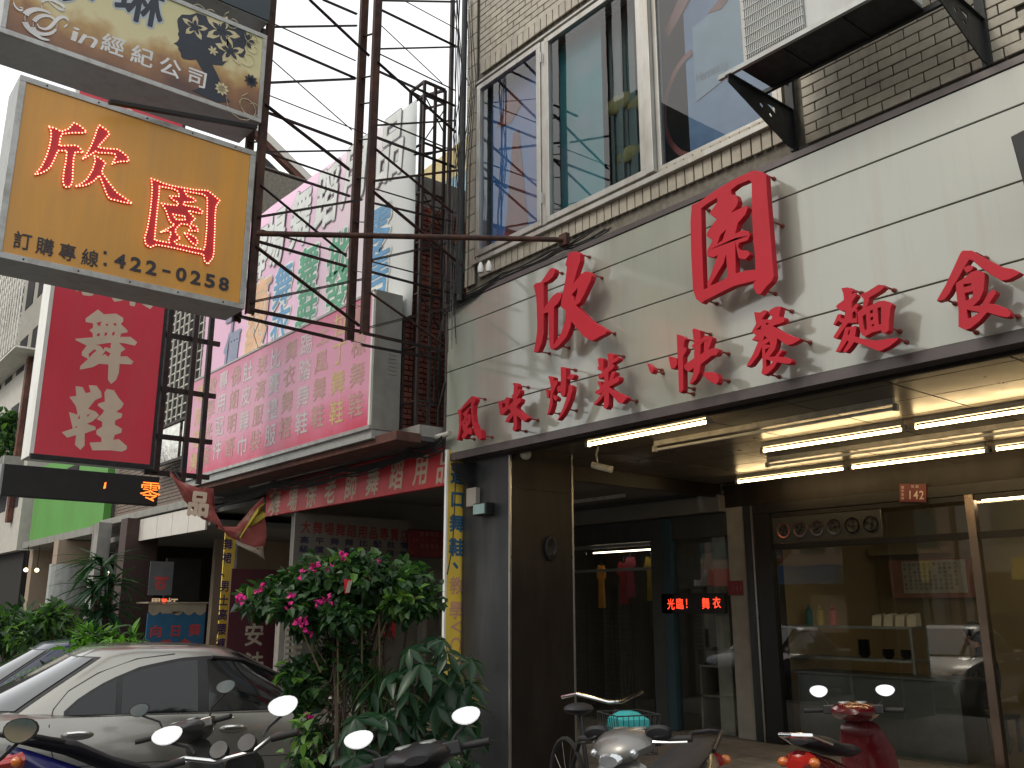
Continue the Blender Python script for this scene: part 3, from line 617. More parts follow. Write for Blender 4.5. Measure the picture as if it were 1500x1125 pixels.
AY=[([(155,95),(215,115),(280,145),(370,170),(500,195),(620,215),(770,225),(830,268),(905,335),(865,400),(855,500),(850,700),(842,900),(830,965),(775,1035),(740,1000),(725,925),(620,905),(450,865),(330,840),(210,820),(145,848),(95,820),(80,750),(110,650),(140,480),(155,340),(165,200)],[[(245,180),(390,205),(440,228),(455,260),(460,290),(355,285),(395,330),(450,355),(445,390),(345,380),(265,365),(315,440),(335,500),(360,570),(410,600),(350,635),(250,685),(330,665),(375,690),(345,765),(352,797),(330,795),(190,768),(200,650),(220,450),(238,290)],
 [(520,228),(620,250),(730,268),(770,310),(768,450),(762,650),(745,830),(728,875),(600,850),(430,812),(410,785),(475,750),(430,700),(415,665),(440,630),(480,590),(555,600),(595,630),(555,670),(620,665),(672,675),(650,620),(600,605),(585,580),(640,540),(590,485),(560,445),(705,480),(720,455),(660,410),(508,385),(515,352),(610,355),(640,335),(610,305),(545,285)],[(395,485),(440,497),(520,505),(525,545),(470,548),(420,540)]]),
 ([(520,690),(570,700),(640,740),(668,790),(645,825),(600,800),(545,730)],[])]
cvo=lambda a,b:uvy(a,b,OY)
cA=[(tr(o,40,160,7.03,cvo),[]) for o in AX]; cB=[(tr(o,200,250,7.5,cvo),[tr(h,200,250,7.5,cvo) for h in hs]) for o,hs in AY]
for ch,ps in(('欣',cA),('園',cB)):
    g=MB(); h=MB(); dots=[]
    for k,(o,hs) in enumerate(ps):
        g.poly(o,hs,FY(OY),.0,.006+.0004*k)
        for lp in [o]+hs:
            L=[Vector(q) for q in lp]; acc=0; step=.0262
            for i in range(len(L)):
                a,b=L[i],L[(i+1)%len(L)]; d=(b-a).length
                while acc<d:
                    dots.append(a+(b-a)*(acc/d)); acc+=step
                acc-=d
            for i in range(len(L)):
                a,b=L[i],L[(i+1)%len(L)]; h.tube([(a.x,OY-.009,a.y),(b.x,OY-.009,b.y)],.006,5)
    o=g.build('character','neon_red',og,label='red character '+ch+' edged with lit bulbs')
    h.build('bulb_halo','led_halo',o)  # glow round the bulbs, built as faint red emitting tubes along the outlines
    g=MB()
    for q in dots: g.ball((q.x,OY-.018,q.y),.0065,6,4)
    g.build('bulb','led_dot',o,kind='stuff')
g=MB(); 
for i,ch in enumerate('訂購專線'):
    t=i/3; u,v=cvo(33+99*t,353+25*t); h=MB(); put(h,ch,u,v,.135,.15,FY(OY),d=.003,off=.012); h.build('character','sign_ink',og)
for pxy in ((154,370),(154,387)):
    u,v=cvo(*pxy); g.poly([(u-.012,v-.012),(u+.012,v-.012),(u+.012,v+.012),(u-.012,v+.012)],[],FY(OY),0,.003)
g.build('lettering','sign_ink',og)
a=cvo(176,382);b=cvo(328,416)
for i,chh in enumerate('422-0258'):
    g=MB(); t=i/7; put(g,chh,a[0]+(b[0]-a[0])*t,a[1]+(b[1]-a[1])*t+(.0 if chh!='-' else 0),.092 if chh!='-' else .07,.125 if chh!='-' else .022,FY(OY),d=.003,off=.03,fit=True); g.build('character','sign_ink',og)
# ---------------------------------------------------------------- brown printed sign above
def ramp_mat(name,stops,axis=2,lo=0,hi=1,rough=.4,nz=.25,ns=2.0):
    m=bpy.data.materials.new(name); MATS[name]=m; m.use_nodes=True
    n=m.node_tree.nodes;l=m.node_tree.links;b=n['Principled BSDF'];b.inputs['Roughness'].default_value=rough
    geo=n.new('ShaderNodeNewGeometry');sx=n.new('ShaderNodeSeparateXYZ');l.new(geo.outputs['Position'],sx.inputs[0])
    mr=n.new('ShaderNodeMapRange');mr.inputs[1].default_value=lo;mr.inputs[2].default_value=hi;l.new(sx.outputs[axis],mr.inputs[0])
    t=n.new('ShaderNodeTexNoise');t.inputs['Scale'].default_value=ns;t.inputs['Detail'].default_value=4;l.new(geo.outputs['Position'],t.inputs['Vector'])
    ma=n.new('ShaderNodeMath');ma.operation='MULTIPLY_ADD';l.new(t.outputs[0],ma.inputs[0]);ma.inputs[1].default_value=nz*2;l.new(mr.outputs[0],ma.inputs[2])
    mb=n.new('ShaderNodeMath');mb.operation='SUBTRACT';l.new(ma.outputs[0],mb.inputs[0]);mb.inputs[1].default_value=nz
    r=n.new('ShaderNodeValToRGB');l.new(mb.outputs[0],r.inputs[0])
    e=r.color_ramp.elements
    while len(e)<len(stops): e.new(.5)
    for k,(p,c) in enumerate(stops): e[k].position=p; e[k].color=(*c,1)
    l.new(r.outputs[0],b.inputs['Base Color'])
BY=7.5
b0=PY(0,40,BY);b1=PY(380,180,BY); tz=PY(381,51,BY).z
bx0,bx1,bz0,bz1=.88,3.09,(b0.z+b1.z)/2-.02,tz+.02
ramp_mat('sepia_print',[(0,(.12,.065,.055)),(.3,(.32,.16,.08)),(.42,(.52,.34,.14)),(.55,(.72,.65,.38)),(1,(.62,.60,.32))],2,bz0,bz1,.4,.42,2.6)
bs=thing('printed_hanging_sign','brown and gold printed sign box with a flower-haired silhouette above the orange sign','sign',((bx0+bx1)/2,BY+.2,bz0))
bx('cabinet','sheet_grey',bs,bx0,bx1,BY+.02,BY+.5,bz0-.0,bz1,.004)
bx('face','sepia_print',bs,bx0+.04,bx1-.04,BY+.004,BY+.018,bz0+.045,bz1-.045)
for a in ((bx0,bx1,bz0,bz0+.045),(bx0,bx1,bz1-.045,bz1),(bx0,bx0+.04,bz0+.046,bz1-.046),(bx1-.04,bx1,bz0+.046,bz1-.046)):
    bx('face_frame','sign_frame_alu',bs,a[0],a[1],BY-.008,BY+.019,a[2],a[3],.003)
mat('print_navy',(.022,.03,.05),.45); mat('print_cream',(.62,.55,.33),.45); mat('print_white',(.78,.78,.78),.45); mat('print_halo',(.45,.52,.58),.45)
cvb=lambda a,b:uvy(a,b,BY)
sil=[(655,160),(690,125),(760,128),(820,112),(880,130),(950,165),(1010,205),(1100,215),(1200,235),(1240,300),(1230,400),(1245,450),(1225,500),(1190,490),(1160,440),(1100,470),(1080,530),(1040,568),(985,562),(955,560),(1000,650),(1040,750),(1080,850),(1110,885),(1000,890),(870,830),(780,785),(885,745),(895,650),(862,600),(815,515),(760,518),(705,510),(685,490),(680,455),(660,430),(658,405),(645,390),(618,375),(650,360),(668,330),(655,290),(665,270),(655,220),(650,180)]
g=MB(); g.poly(tr(sil,150,0,5.92,cvb),[],FY(BY),0.005,-.001+.0)
g=MB(); g.poly(tr(sil,150,0,5.92,cvb),[],FY(BY),-.003,-.001); g.build('silhouette','print_navy',bs)
def flower(zx,zy,r,d,m,np=5,a0=0.):
    g=MB(); c=cvb(150+zx/5.92,zy/5.92)
    for k in range(np):
        a=a0+2*math.pi*k/np; ca,sa=math.cos(a),math.sin(a)
        pp=[(0,0),(.35,.2),(.7,.2),(1,0),(.7,-.2),(.35,-.2)]
        g.poly([(c[0]+r*(x*ca-y*sa),c[1]+r*(x*sa+y*ca)) for x,y in pp],[],FY(BY),d,d+.0005)
    g.build('flower_print',m,bs)
for i,(zx,zy,r,a0) in enumerate(((800,235,.125,.3),(1035,270,.18,.1),(1110,445,.15,.5))):
    flower(zx,zy,r,.0005,'print_cream',5,a0); flower(zx,zy,r*.62,.0015,'print_navy',5,a0)
flower(960,440,.05,.0005,'print_cream',6); flower(1240,340,.1,.0005,'print_navy',7); flower(1290,700,.07,.0005,'print_navy',9); flower(1035,770,.07,.0015,'print_cream',9)
g=MB(); cx=.95
def curl(zx,zy,r,a,n=14,wd=.006,sg=1):
    c=cvb(150+zx/5.92,zy/5.92); pts=[]
    for i in range(n):
        t=i/(n-1); rad=r*(1-.75*t); an=a+sg*t*6.5; pts.append((c[0]+rad*math.cos(an),c[1]+rad*math.sin(an)))
    for p,q in zip(pts,pts[1:]): g.bar((p[0],BY-.001,p[1]),(q[0],BY-.001,q[1]),.002,wd,up=(0,0,1)) 
for q in ((830,85,.07,0),(940,130,.06,1),(1130,190,.1,2),(1300,330,.08,3),(1310,420,.1,1),(1260,510,.09,4),(1300,930,.14,2),(1230,920,.18,3)):
    g=MB(); curl(*q); g.build('scroll_print','print_cream',bs)
g=MB(); line_px(g,'經紀公司',(166,66),(289,114),.20,.19,FY(BY),cvb,d=-.0008,off=.018,shear=.05); g.build('lettering','print_white',bs)
g=MB(); 
a=cvb(60,22)
for ch,px_,py_,w_,h_ in (('i',110,50,.05,.13),('n',130,60,.13,.10)):
    u,v=cvb(px_,py_); put(g,ch,u,v,w_,h_,FY(BY),d=-.0008,off=.0,fit=True,shear=.3)
g.build('script_lettering','print_white',bs)
def swash(pts,m='print_white',wd=.012):
    g=MB(); Q=[Vector((*cvb(x/8.653,y/8.653),0)) for x,y in pts]; Q=[Q[0]]+Q+[Q[-1]]; P=[]
    for i in range(1,len(Q)-2):
        for k in range(5):
            t=k/5; a_,b_,c_,d_=Q[i-1:i+3]; P.append(.5*((2*b_)+(c_-a_)*t+(2*a_-5*b_+4*c_-d_)*t*t+(3*b_-a_-3*c_+d_)*t**3))
    P.append(Q[-1])
    for i,(p,q) in enumerate(zip(P,P[1:])):
        w_=wd*(.4+1.2*math.sin(math.pi*(i+.5)/(len(P)-1))); g.bar((p[0],BY-.002-.00003*i,p[1]),(q[0],BY-.002-.00003*i,q[1]),.002,w_)
    g.build('swash_print',m,bs)
swash([(165,0),(180,60),(215,110),(260,135),(285,120),(280,100),(245,95)])
swash([(640,175),(560,135),(460,120),(370,145),(315,200),(315,280),(360,360),(440,430),(530,490),(625,512)],wd=.03)
swash([(700,300),(690,250),(620,205),(520,205),(440,260),(415,330),(450,400),(540,435),(640,425),(710,370),(720,310)],wd=.022)
swash([(530,100),(520,50),(560,5),(650,0),(760,50),(815,100),(790,130),(720,100),(620,20)],wd=.018)
swash([(470,300),(500,350),(580,370),(650,330),(720,250),(790,215),(850,240),(860,300),(810,350)],wd=.018)
for m_,o_,d_ in(('print_halo',.06,-.0012),('print_navy',.02,-.0004)):
    g=MB(); u,v=cvb(206,2); put(g,'琳',u,v,.42,.46,FY(BY),d=d_,off=o_,shear=.12,rot=.05); u,v=cvb(112,-22); put(g,'伊',u,v,.38,.42,FY(BY),d=d_,off=o_,shear=.12); g.build('lettering',m_,bs)
# cap of the sign box above: it is seen only by its underside
us=thing('upper_sign_box','grey underside of another sign box at the very top of the truss','sign',(2.2,7.8,7.5))
bx('cabinet','sheet_grey',us,1.0,3.1,7.52,8.0,PY(360,20,7.5).z+.02,8.6,.004); mat('dark_print',(.03,.045,.06),.4,var=.3,vs=1.5,dirt=(.22,.16,.05),ds=(1.2,1.2,1.2),da=.7); bx('face','dark_print',us,1.0,3.1,7.50,7.518,PY(360,20,7.5).z+.03,8.6)
bx('hanger','dark_steel',us,3.08,3.12,7.6,7.64,bz1+.01,PY(360,20,7.5).z)
hg=thing('sign_hanger_bar','black sloping steel bar between the brown sign and the orange sign','bar',PY(250,165,7.3))
g=MB(); g.bar(PY(160,149,7.35),PY(375,187,7.5),.05,.03); g.build('bar','black_metal',hg)
# ================================================================ red dance-shoe sign and LED ticker (further along the street)
RY=11.
mat('red_face',(.80,.05,.09),.4,var=.05,vs=1.2,dirt=(.7,.12,.13),ds=(3,3,.6),da=.35,coat=.1)
mat('cream_print',(.78,.64,.50),.5,var=.05)
mat('white_acrylic',(.86,.86,.82),.4,var=.05,dirt=(.5,.48,.4),ds=(5,5,1),da=.4)
mat('led_black',(.010,.010,.011),.5,var=.3)
mat('led_orange',(1,.25,.05),.4,emit=(1,.17,.02),es=2.6)
mat('led_red',(1,.1,.05),.4,emit=(1,.055,.02),es=2.4)
rx0,rx1=PY(44,668,RY).x,PY(224,684,RY).x; rz0=PY(100,673,RY).z; rz1=PY(190,150,RY).z
rs=thing('dance_shoe_sign','tall red vertical sign with cream characters hanging over the street','sign',((rx0+rx1)/2,RY,rz0))
bx('cabinet','white_acrylic',rs,rx0-.01,rx1,RY+.02,RY+.40,rz0,rz1,.004)
bx('face','red_face',rs,rx0+.03,rx1-.04,RY+.0,RY+.018,rz0+.03,rz1-.03)
for a in ((rx0,rx1,rz0-.03,rz0+.03),(rx0,rx1,rz1-.03,rz1),(rx1-.04,rx1,rz0+.031,rz1-.031)):
    bx('face_frame','bracket_steel',rs,a[0],a[1],RY-.008,RY+.017,a[2],a[3],.003)
bx('face_frame','white_acrylic',rs,rx0-.012,rx0+.03,RY-.008,RY+.017,rz0+.031,rz1-.031)
cvr=lambda a,b:uvy(a,b,RY)
wu=([(310,65),(352,100),(440,95),(490,125),(492,150),(475,170),(522,215),(520,230),(475,238),(470,262),(545,262),(592,300),(575,325),(500,308),(460,305),(508,350),(475,372),(470,402),(520,402),(565,440),(550,460),(465,455),(460,520),(440,570),(405,600),(382,570),(385,460),(320,455),(270,480),(180,497),(185,470),(240,420),(195,395),(195,370),(230,325),(150,285),(150,275),(275,265),(272,235),(248,215),(275,195),(275,165),(222,155),(222,130)],
 [[(300,162),(335,150),(325,186),(310,180)],[(362,168),(385,170),(378,188)],[(415,165),(443,165),(438,188)],[(305,240),(325,235),(322,256),(303,258)],[(360,232),(378,230),(372,253),(356,254)],[(415,228),(432,225),(428,250),(410,252)],[(242,385),(285,350),(300,360),(270,385),(250,412)],[(290,320),(405,303),(400,345),(360,335),(350,355),(325,325)],[(335,400),(365,360),(400,380),(385,405),(360,385)]])
xie=[([(150,615),(200,622),(222,665),(258,658),(245,608),(300,612),(332,655),(338,695),(290,715),(240,778),(295,798),(318,825),(270,868),(230,885),(290,905),(296,925),(215,955),(215,1040),(185,1072),(145,1035),(155,965),(90,985),(50,945),(130,920),(102,800),(165,820),(155,770),(150,755),(105,692),(155,685)],[[(165,850),(180,815),(180,850)],[(232,820),(255,812),(235,838)],[(140,912),(162,900),(160,912)]]),
 ([(375,635),(425,645),(460,700),(495,740),(480,770),(440,800),(485,812),(480,840),(435,860),(430,890),(482,920),(478,950),(430,965),(420,1000),(460,995),(518,1045),(515,1070),(480,1085),(400,1075),(270,1075),(250,1020),(335,1015),(335,985),(298,960),(300,930),(340,905),(340,870),(300,850),(340,815),(355,790),(310,755),(312,740),(360,725),(357,660)],[])]
g=MB(); g.poly(tr(wu[0],80,440,4.893,cvr),[tr(h,80,440,4.893,cvr) for h in wu[1]],FY(RY),0,.003); g.build('character','cream_print',rs,label='cream character 舞')
g=MB()
for o,hs in xie: g.poly(tr(o,80,440,4.893,cvr),[tr(h,80,440,4.893,cvr) for h in hs],FY(RY),0,.003)
g.build('character','cream_print',rs,label='cream character 鞋')
g=MB(); 
u,v=cvr(122,424); put(g,'專',u,v+.2,.5,.56,FY(RY),off=.03); u,v=cvr(195,436); put(g,'業',u,v+.16,.5,.56,FY(RY),off=.03)
u,v=cvr(190,160); put(g,'大',u,v-.3,.55,.6,FY(RY),off=.04)
g.build('character','cream_print',rs)
ls=thing('led_ticker','black LED ticker with one orange lit character under the red sign','ticker',(2.8,RY,2.9))
lz0,lz1=PY(231,741,RY).z,PY(235,699,RY).z; lx1=PY(234,700,RY).x
bx('screen','led_black',ls,1.95,lx1,RY+.0,RY+.12,lz0,lz1,.006)
bx('end_plate','galvanised',ls,1.925,1.949,RY+.0,RY+.12,lz0,lz1)
g=MB(); u,v=cvr(220,720); put(g,'零',u,v,.25,.25,FY(RY),off=-.008); g.build('lit_text','led_orange',ls); g=MB(); g.poly([(cvr(153,716)[0]-.012,v-.01),(cvr(153,716)[0]+.012,v+.0),(cvr(153,716)[0]+.012,v+.07),(cvr(153,716)[0]-.005,v+.06)],[],FY(RY),0,.003); g.build('lit_text','led_orange',ls)
fr=thing('sign_support_frame','dark steel frame holding the red sign beside the caged windows','frame',(4.0,RY+.2,3.2))
for x in (3.62,3.95,4.15):
    g=MB(); g.box(x-.03,x+.03,RY+.17,RY+.23,3.2 if x>3.7 else 3.3,7.8); g.build('upright','dark_steel',fr)
for z in (3.3,3.75,4.35,5.05,5.6,7.0):
    g=MB(); g.box(3.5,4.3,RY+.235,RY+.28,z-.03,z+.03); g.build('rail','dark_steel',fr)
# ================================================================ billboard banner, its steel tower, pink sign
BX=5.3
ramp_mat('banner_pink',[(0,(.74,.45,.62)),(.35,(.76,.50,.67)),(.62,(.74,.63,.71)),(.8,(.62,.66,.66)),(1,(.60,.64,.64))],1,13.4,7.6,.55,.1,.5)
bb=thing('pink_banner_billboard','large pale pink printed banner with outlined characters stretched on a steel frame','billboard',(BX,11,5))
g=MB(); NB=24; rows=[]
zq=PX(375,320,BX).z; ztop=lambda y: 7.60+(zq-7.60)*(y-8.3)/4.5-.22*max(0,1-abs(y-9.2)/.9)*0
for j in range(9):
    r=[]
    for i in range(NB+1):
        y=8.22+(14.6-8.22)*i/NB; z=4.9+(ztop(y)+.0-4.9)*j/8
        r.append((BX+.007*math.sin(i*1.3+j*.6)+.004*math.sin(j*2.1),y,z))
    rows.append(r)
vs=[p for r in rows for p in r]; fs=[(j*(NB+1)+i,(j+1)*(NB+1)+i,(j+1)*(NB+1)+i+1,j*(NB+1)+i+1) for j in range(8) for i in range(NB)]
g.add(vs,fs); b=g.build('banner_sheet','banner_pink',bb,smooth=True); sdm=b.modifiers.new('thick','SOLIDIFY'); sdm.thickness=.004
mat('ban_white',(.68,.72,.70),.5); mat('ban_grey',(.22,.22,.24),.5); mat('ban_green',(.08,.34,.2),.5); mat('ban_blue',(.11,.30,.52),.5); mat('ban_orange',(.68,.42,.25),.5); mat('ban_slate',(.22,.25,.36),.5)
cvB=lambda a,b:uvx(a,b,BX-.014)
FB=FX(BX-.014)
def bchar(lst,m,w_,h_,off,d,sh=.12):
    for ch,px_,py_ in lst:
        g=MB(); u,v=cvB(px_,py_); put(g,ch,u,v,w_,h_,FB,d=d,off=off,shear=sh); g.build('character',m,bb)
ttl=[('大',368,385),('舞',378,372),('場',403,350),('舞',440,320),('蹈',479,287),('用',520,250),('品',572,215)]
bchar(ttl,'ban_grey',.66,.92,.05,.0); bchar(ttl,'ban_white',.66,.92,.03,.004)
c1=[('批',496,372),('發',493,426),('舞',451,392),('鞋',449,452)]; bchar(c1,'ban_white',.62,.66,.07,.0); bchar(c1,'ban_green',.62,.66,.02,.004)
c1=[('零',553,338),('售',553,400),('舞',414,418),('衣',410,478)]; bchar(c1,'ban_white',.62,.66,.07,.0); bchar(c1,'ban_blue',.62,.66,.02,.004)
c1=[('高',380,438),('級',374,492)]; bchar(c1,'ban_white',.75,.66,.07,.0); bchar(c1,'ban_orange',.75,.66,.035,.004)
c1=[('平',342,462),('價',339,512)]; bchar(c1,'ban_slate',.62,.62,.028,.004)
tw=thing('billboard_tower','slim dark steel lattice tower at the right end of the pink banner','tower',(5.45,8.2,3.5))
X0,Y0,Wd=5.33,8.12,.34
tz1=PY(610,114,Y0).z
for x,y in((X0,Y0),(X0+.16,Y0),(X0,Y0+.3),(X0+.3,Y0),(X0+.16,Y0+.3)):
    g=MB(); g.box(x-.016,x+.016,y-.016,y+.016,3.55,tz1-.02*(x-X0)); g.build('leg','dark_steel',tw)
z=3.9; k=0
while z<tz1:
    g=MB(); g.bar((X0,Y0,z),(X0+.3,Y0,z),.022,.022); g.bar((X0+.3,Y0,z),(X0+.16,Y0+.3,z),.02,.02); g.bar((X0,Y0+.3,z),(X0,Y0,z),.02,.02); g.build('rung','dark_steel',tw)
    g=MB(); g.bar((X0,Y0-.002,z),(X0+.3,Y0-.002,z+.55 if k%2 else z-.4),.012,.012); g.build('diagonal','dark_steel',tw)
    z+=.62;k+=1
g=MB(); g.bar((X0,Y0,tz1),(X0+.3,Y0,tz1),.03,.03); g.bar((X0+.3,Y0,tz1),(X0+.16,Y0+.3,tz1),.03,.03); g.bar((X0+.16,Y0+.3,tz1-.02),(X0,Y0+.3,tz1),.03,.03); g.bar((X0,Y0+.3,tz1),(X0,Y0,tz1),.03,.03); g.build('cap_rail','dark_steel',tw)
PKX=4.9
ramp_mat('pink_face',[(0,(.60,.04,.10)),(.16,(.68,.16,.27)),(.34,(.70,.33,.46)),(.75,(.66,.31,.45)),(1,(.60,.17,.28))],2,3.55,5.15,.4,.13,3.)
pz0,pz1,py0,py1=3.57,5.15,8.36,13.85
pk=thing('pink_sign_box','long pink sign box with faded columns of white and yellow characters','sign',(5.07,11,pz0))
bx('cabinet','white_acrylic',pk,PKX+.02,5.27,py0,py1,pz0,pz1,.005)
bx('face','pink_face',pk,PKX+.002,PKX+.018,py0+.04,py1-.03,pz0+.04,pz1-.03)
mat('side_grey',(.27,.27,.245),.55,var=.1,dirt=(.16,.14,.11),ds=(4,4,1.5),da=.5)
bx('end_panel','side_grey',pk,PKX+.02,5.26,py0-.012,py0-.001,pz0+.002,pz1-.002)
g=MB()
for i in range(6): g.box(5.10,5.20,py0-.02,py0-.013,4.2+i*.045,4.215+i*.045)
g.build('vent','side_grey',pk)
for a,m_ in (((py0,py1,pz0-.0,pz0+.04),'sign_frame_alu'),((py0,py1,pz1-.03,pz1),'sheet_grey'),((py0,py0+.035,pz0+.041,pz1-.031),'white_acrylic'),((py1-.03,py1,pz0+.041,pz1-.031),'sheet_grey')):
    bx('face_frame',m_,pk,PKX-.008,PKX+.017,a[0],a[1],a[2],a[3])
bx('bottom_skirt','sheet_grey',pk,PKX+.03,5.27,py0+.01,py1,pz0-.10,pz0-.002)
mat('pk_white',(.64,.58,.60),.5); mat('pk_yellow',(.60,.46,.22),.5); mat('pk_faint',(.52,.33,.29),.5)
cvp=lambda a,b:uvx(260+a/3.75,420+b/3.75,PKX)
cols=[('專用音樂',(130,585),(90,965),'pk_yellow'),('教學光碟',(192,550),(155,930),'pk_faint'),('專用配件',(253,515),(218,895),'pk_white'),('佛朗明哥',(322,490),(285,885),'pk_faint'),('肚皮舞巾',(388,465),(355,875),'pk_white'),('表演服裝',(465,430),(428,845),'pk_faint'),('比賽禮服',(540,395),(510,815),'pk_white'),('舞衣舞裙',(625,350),(590,775),'pk_faint'),('踢踏舞鞋',(708,315),(680,750),'pk_white'),('土風舞鞋',(798,260),(770,715),'pk_faint'),('拉丁舞鞋',(895,205),(872,690),'pk_yellow'),('國標舞鞋',(1002,150),(978,650),'pk_faint')]
for i,(s,a,b,m_) in enumerate(cols):
    g=MB(); line_px(g,s,a,b,.34,.30,FX(PKX),cvp,d=.001,off=.014); g.build('lettering',m_,pk)
# ================================================================ dance shop building (second shop) 
mat('brick',(.24,.075,.05),.85,var=.2,vs=12,rv=.3,bump=.4,bs=60,dirt=(.06,.035,.03),ds=(4,4,4),da=.5)
mat('arcade_grey',(.17,.165,.15),.7,var=.1,vs=2)
db=thing('dance_shop_building','low red brick building with rusty canopy edge and red dance shop fascia','building',(8,10,0))
BYY=8.62
bx('wall','concrete',db,5.62,9,8.66,14.4,3.62,6.9)
bx('wall_core','mortar',db,5.42,6.9,BYY+.02,8.655,3.62,6.46)
bm={}
zz=3.64;r=0;cnt=0
st=MB()
while zz<6.44:
    x=5.43-(.1 if r%2 else 0)
    while x<6.75:
        a=max(x,5.43);b=min(x+.195,6.8)
        if b-a>.04 and not(5.75<zz<6.05 and a>5.95-.0):
            w_=round(b-a,3)
            if w_ not in bm:
                o=MB().bevbox(-w_/2,w_/2,-.02,.02,-.026,.026,.004).build('brick','brick'); bm[w_]=o.data; bpy.data.objects.remove(o)
            if a<6.3 and cnt<300:
                inst('brick',bm[w_],((a+b)/2,BYY+R.uniform(-.004,.004),zz+.026),db,rot=(R.uniform(-.03,.03),0,R.uniform(-.03,.03))); cnt+=1
            else: st.bevbox(a,b,BYY-.02,BYY+.02,zz,zz+.052,.004)
        x+=.207
    zz+=.064;r+=1
if st.v: st.build('brick','brick',db,kind='stuff')
g=MB(); g.poly([(5.9,6.1),(6.6,5.75),(6.6,5.55),(5.9,5.95)],[],FY(BYY-.05),-.05,0); g.build('concrete_band','concrete',db)
bx('slab','concrete',db,5.3,9.9,8.0,14.4,3.485,3.61)
mat('canopy_rust',(.13,.05,.035),.8,var=.35,vs=8,dirt=(.05,.035,.03),ds=(2,1.3,6),da=.8,bump=.4)
bx('canopy_edge','canopy_rust',db,4.98,5.29,7.95,13.9,3.40,3.50,.006)
bx('canopy_soffit','dark_concrete',db,5.3,5.75,8.0,14.3,3.438,3.48)
bx('ceiling','arcade_grey',db,5.75,9.85,7.86,16.2,3.22,3.29)
bx('end_wall','arcade_grey',db,5.7,9.8,11.6,11.75,.12,3.22)
mat('dark_glass_shop',(.02,.022,.02),.15,var=.2)
fa=thing('dance_shop_fascia','red fascia board with long cream brush characters under the rusty canopy','sign',(5.6,10,2.95))
mat('fascia_red',(.66,.03,.04),.45,var=.06,vs=1.5,dirt=(.22,.03,.03),ds=(2,2,1),da=.5)
fz0,fz1=2.975,3.43
bx('board','fascia_red',fa,5.6,5.66,7.93,12.4,fz0,fz1,.003)
cvf=lambda a,b:uvx(a,b,5.6)
for ch,px_,py_ in (('舞',404,742),('場',429,735),('徐',456,729),('老',484,723),('師',514,717),('舞',546,710),('蹈',581,701),('用',617,693),('品',651,690)):
    u,v=cvf(px_,py_); g=MB(); put(g,ch,u,v+.045,.30,.37,FX(5.6),off=.022,shear=.18,d=.003); mat('fascia_cream',(.62,.48,.35),.5); g.build('character','fascia_cream',fa)
g=MB(); put(g,'大',-12.15,3.2,.30,.40,FX(5.6),off=.028,shear=.18,d=.003)
mat('fascia_cream',(.62,.48,.35),.5); g.build('character','fascia_cream',fa)
g=MB(); u,v=cvf(489,727); g.tube([(5.594,-u,v),(5.585,-u,v)],.03,12); mat('red_lamp',(1,.05,.02),.4,emit=(1,.03,.01),es=1.2); 
cp=thing('conduit_run','pale plastic conduit with bundled cables under the canopy','pipe',(5.5,9,3.45))
g=MB(); g.tube([(5.52,7.75,3.5),(5.5,9.2,3.47),(5.52,12.8,3.45)],.03,8); g.build('pipe','fixture_white',cp,smooth=True)
# inner white board
wb=thing('inner_shop_board','pale board with red and dark blue characters at the back of the dance shop arcade','sign',(6.5,11.4,2.3))
WY=11.4; mat('board_pale',(.17,.158,.14),.6,var=.06); mat('board_red',(.22,.02,.025),.5); mat('board_navy',(.02,.022,.06),.5)
bx('board','board_pale',wb,PY(432,770,WY).x,PY(600,770,WY).x,WY,WY+.03,2.22,2.95)
cvw=lambda a,b:uvy(a,b,WY)
g=MB(); line_px(g,'大舞場舞蹈用品專賣店',(448,772),(593,785),.155,.185,FY(WY),cvw,off=.02,d=.003); g.build('lettering','board_red',wb)
g=MB(); line_px(g,'高平舞舞比配批零',(446,791),(592,799),.14,.10,FY(WY),cvw,off=.03,d=.003); line_px(g,'級價衣鞋賽件發售',(445,804),(591,812),.14,.10,FY(WY),cvw,off=.03,d=.003); g.build('lettering','board_navy',wb)
rb=thing('red_hours_board','small dark red board with opening hours hanging beside the pale board','sign',(7.8,11.35,2.4))
mat('hours_red',(.17,.012,.02),.35); mat('hours_ink',(.32,.14,.13),.5)
g=MB(); a=PY(599,775,11.35); b=PY(668,818,11.35); g.bevbox(a.x,b.x,11.35,11.38,b.z,a.z,.01); g.build('board','hours_red',rb)
g=MB()
cvh=lambda a,b:uvy(a,b,11.35)
line_px(g,'營業時間',(618,782),(640,783),.07,.08,FY(11.35),cvh,d=.003); line_px(g,'AM-10:00-PM',(606,791),(652,793),.045,.05,FY(11.35),cvh,d=.003); line_px(g,'聯絡電話',(618,800),(640,801),.07,.08,FY(11.35),cvh,d=.003); line_px(g,'03-4276283',(604,809),(652,811),.045,.05,FY(11.35),cvh,d=.003)
g.build('lettering','hours_ink',rb)
# dance shop rear front (under the boards)
mat('blind',(.3,.28,.22),.6); mat('post_pale',(.28,.26,.23),.6)
bx('lintel','arcade_grey',db,5.72,9.79,11.47,11.59,2.05,2.25)
for pxl in (413,438,540,620,650):
    x=PY(pxl,900,11.5).x; bx('post','post_pale',db,x-.04,x+.04,11.46,11.59,.12,2.05)
for i in range(16):
    bx('slat','blind',db,5.55,5.80,11.42,11.44,.95+i*.075,.985+i*.075)
cl=thing('red_couplet','narrow vertical red paper couplet hanging by the dance shop door','poster',PY(570,905,11.3))
a=PY(564,880,11.3);b=PY(578,934,11.3); bx('paper','fascia_red',cl,a.x,b.x,11.3,11.305,b.z,a.z)
g=MB(); line_px(g,'恭賀新禧',(571,887),(571,928),.09,.1,FY(11.3),cvh and (lambda a,b:uvy(a,b,11.3)),d=.002,off=.01); g.build('lettering','board_navy',cl)
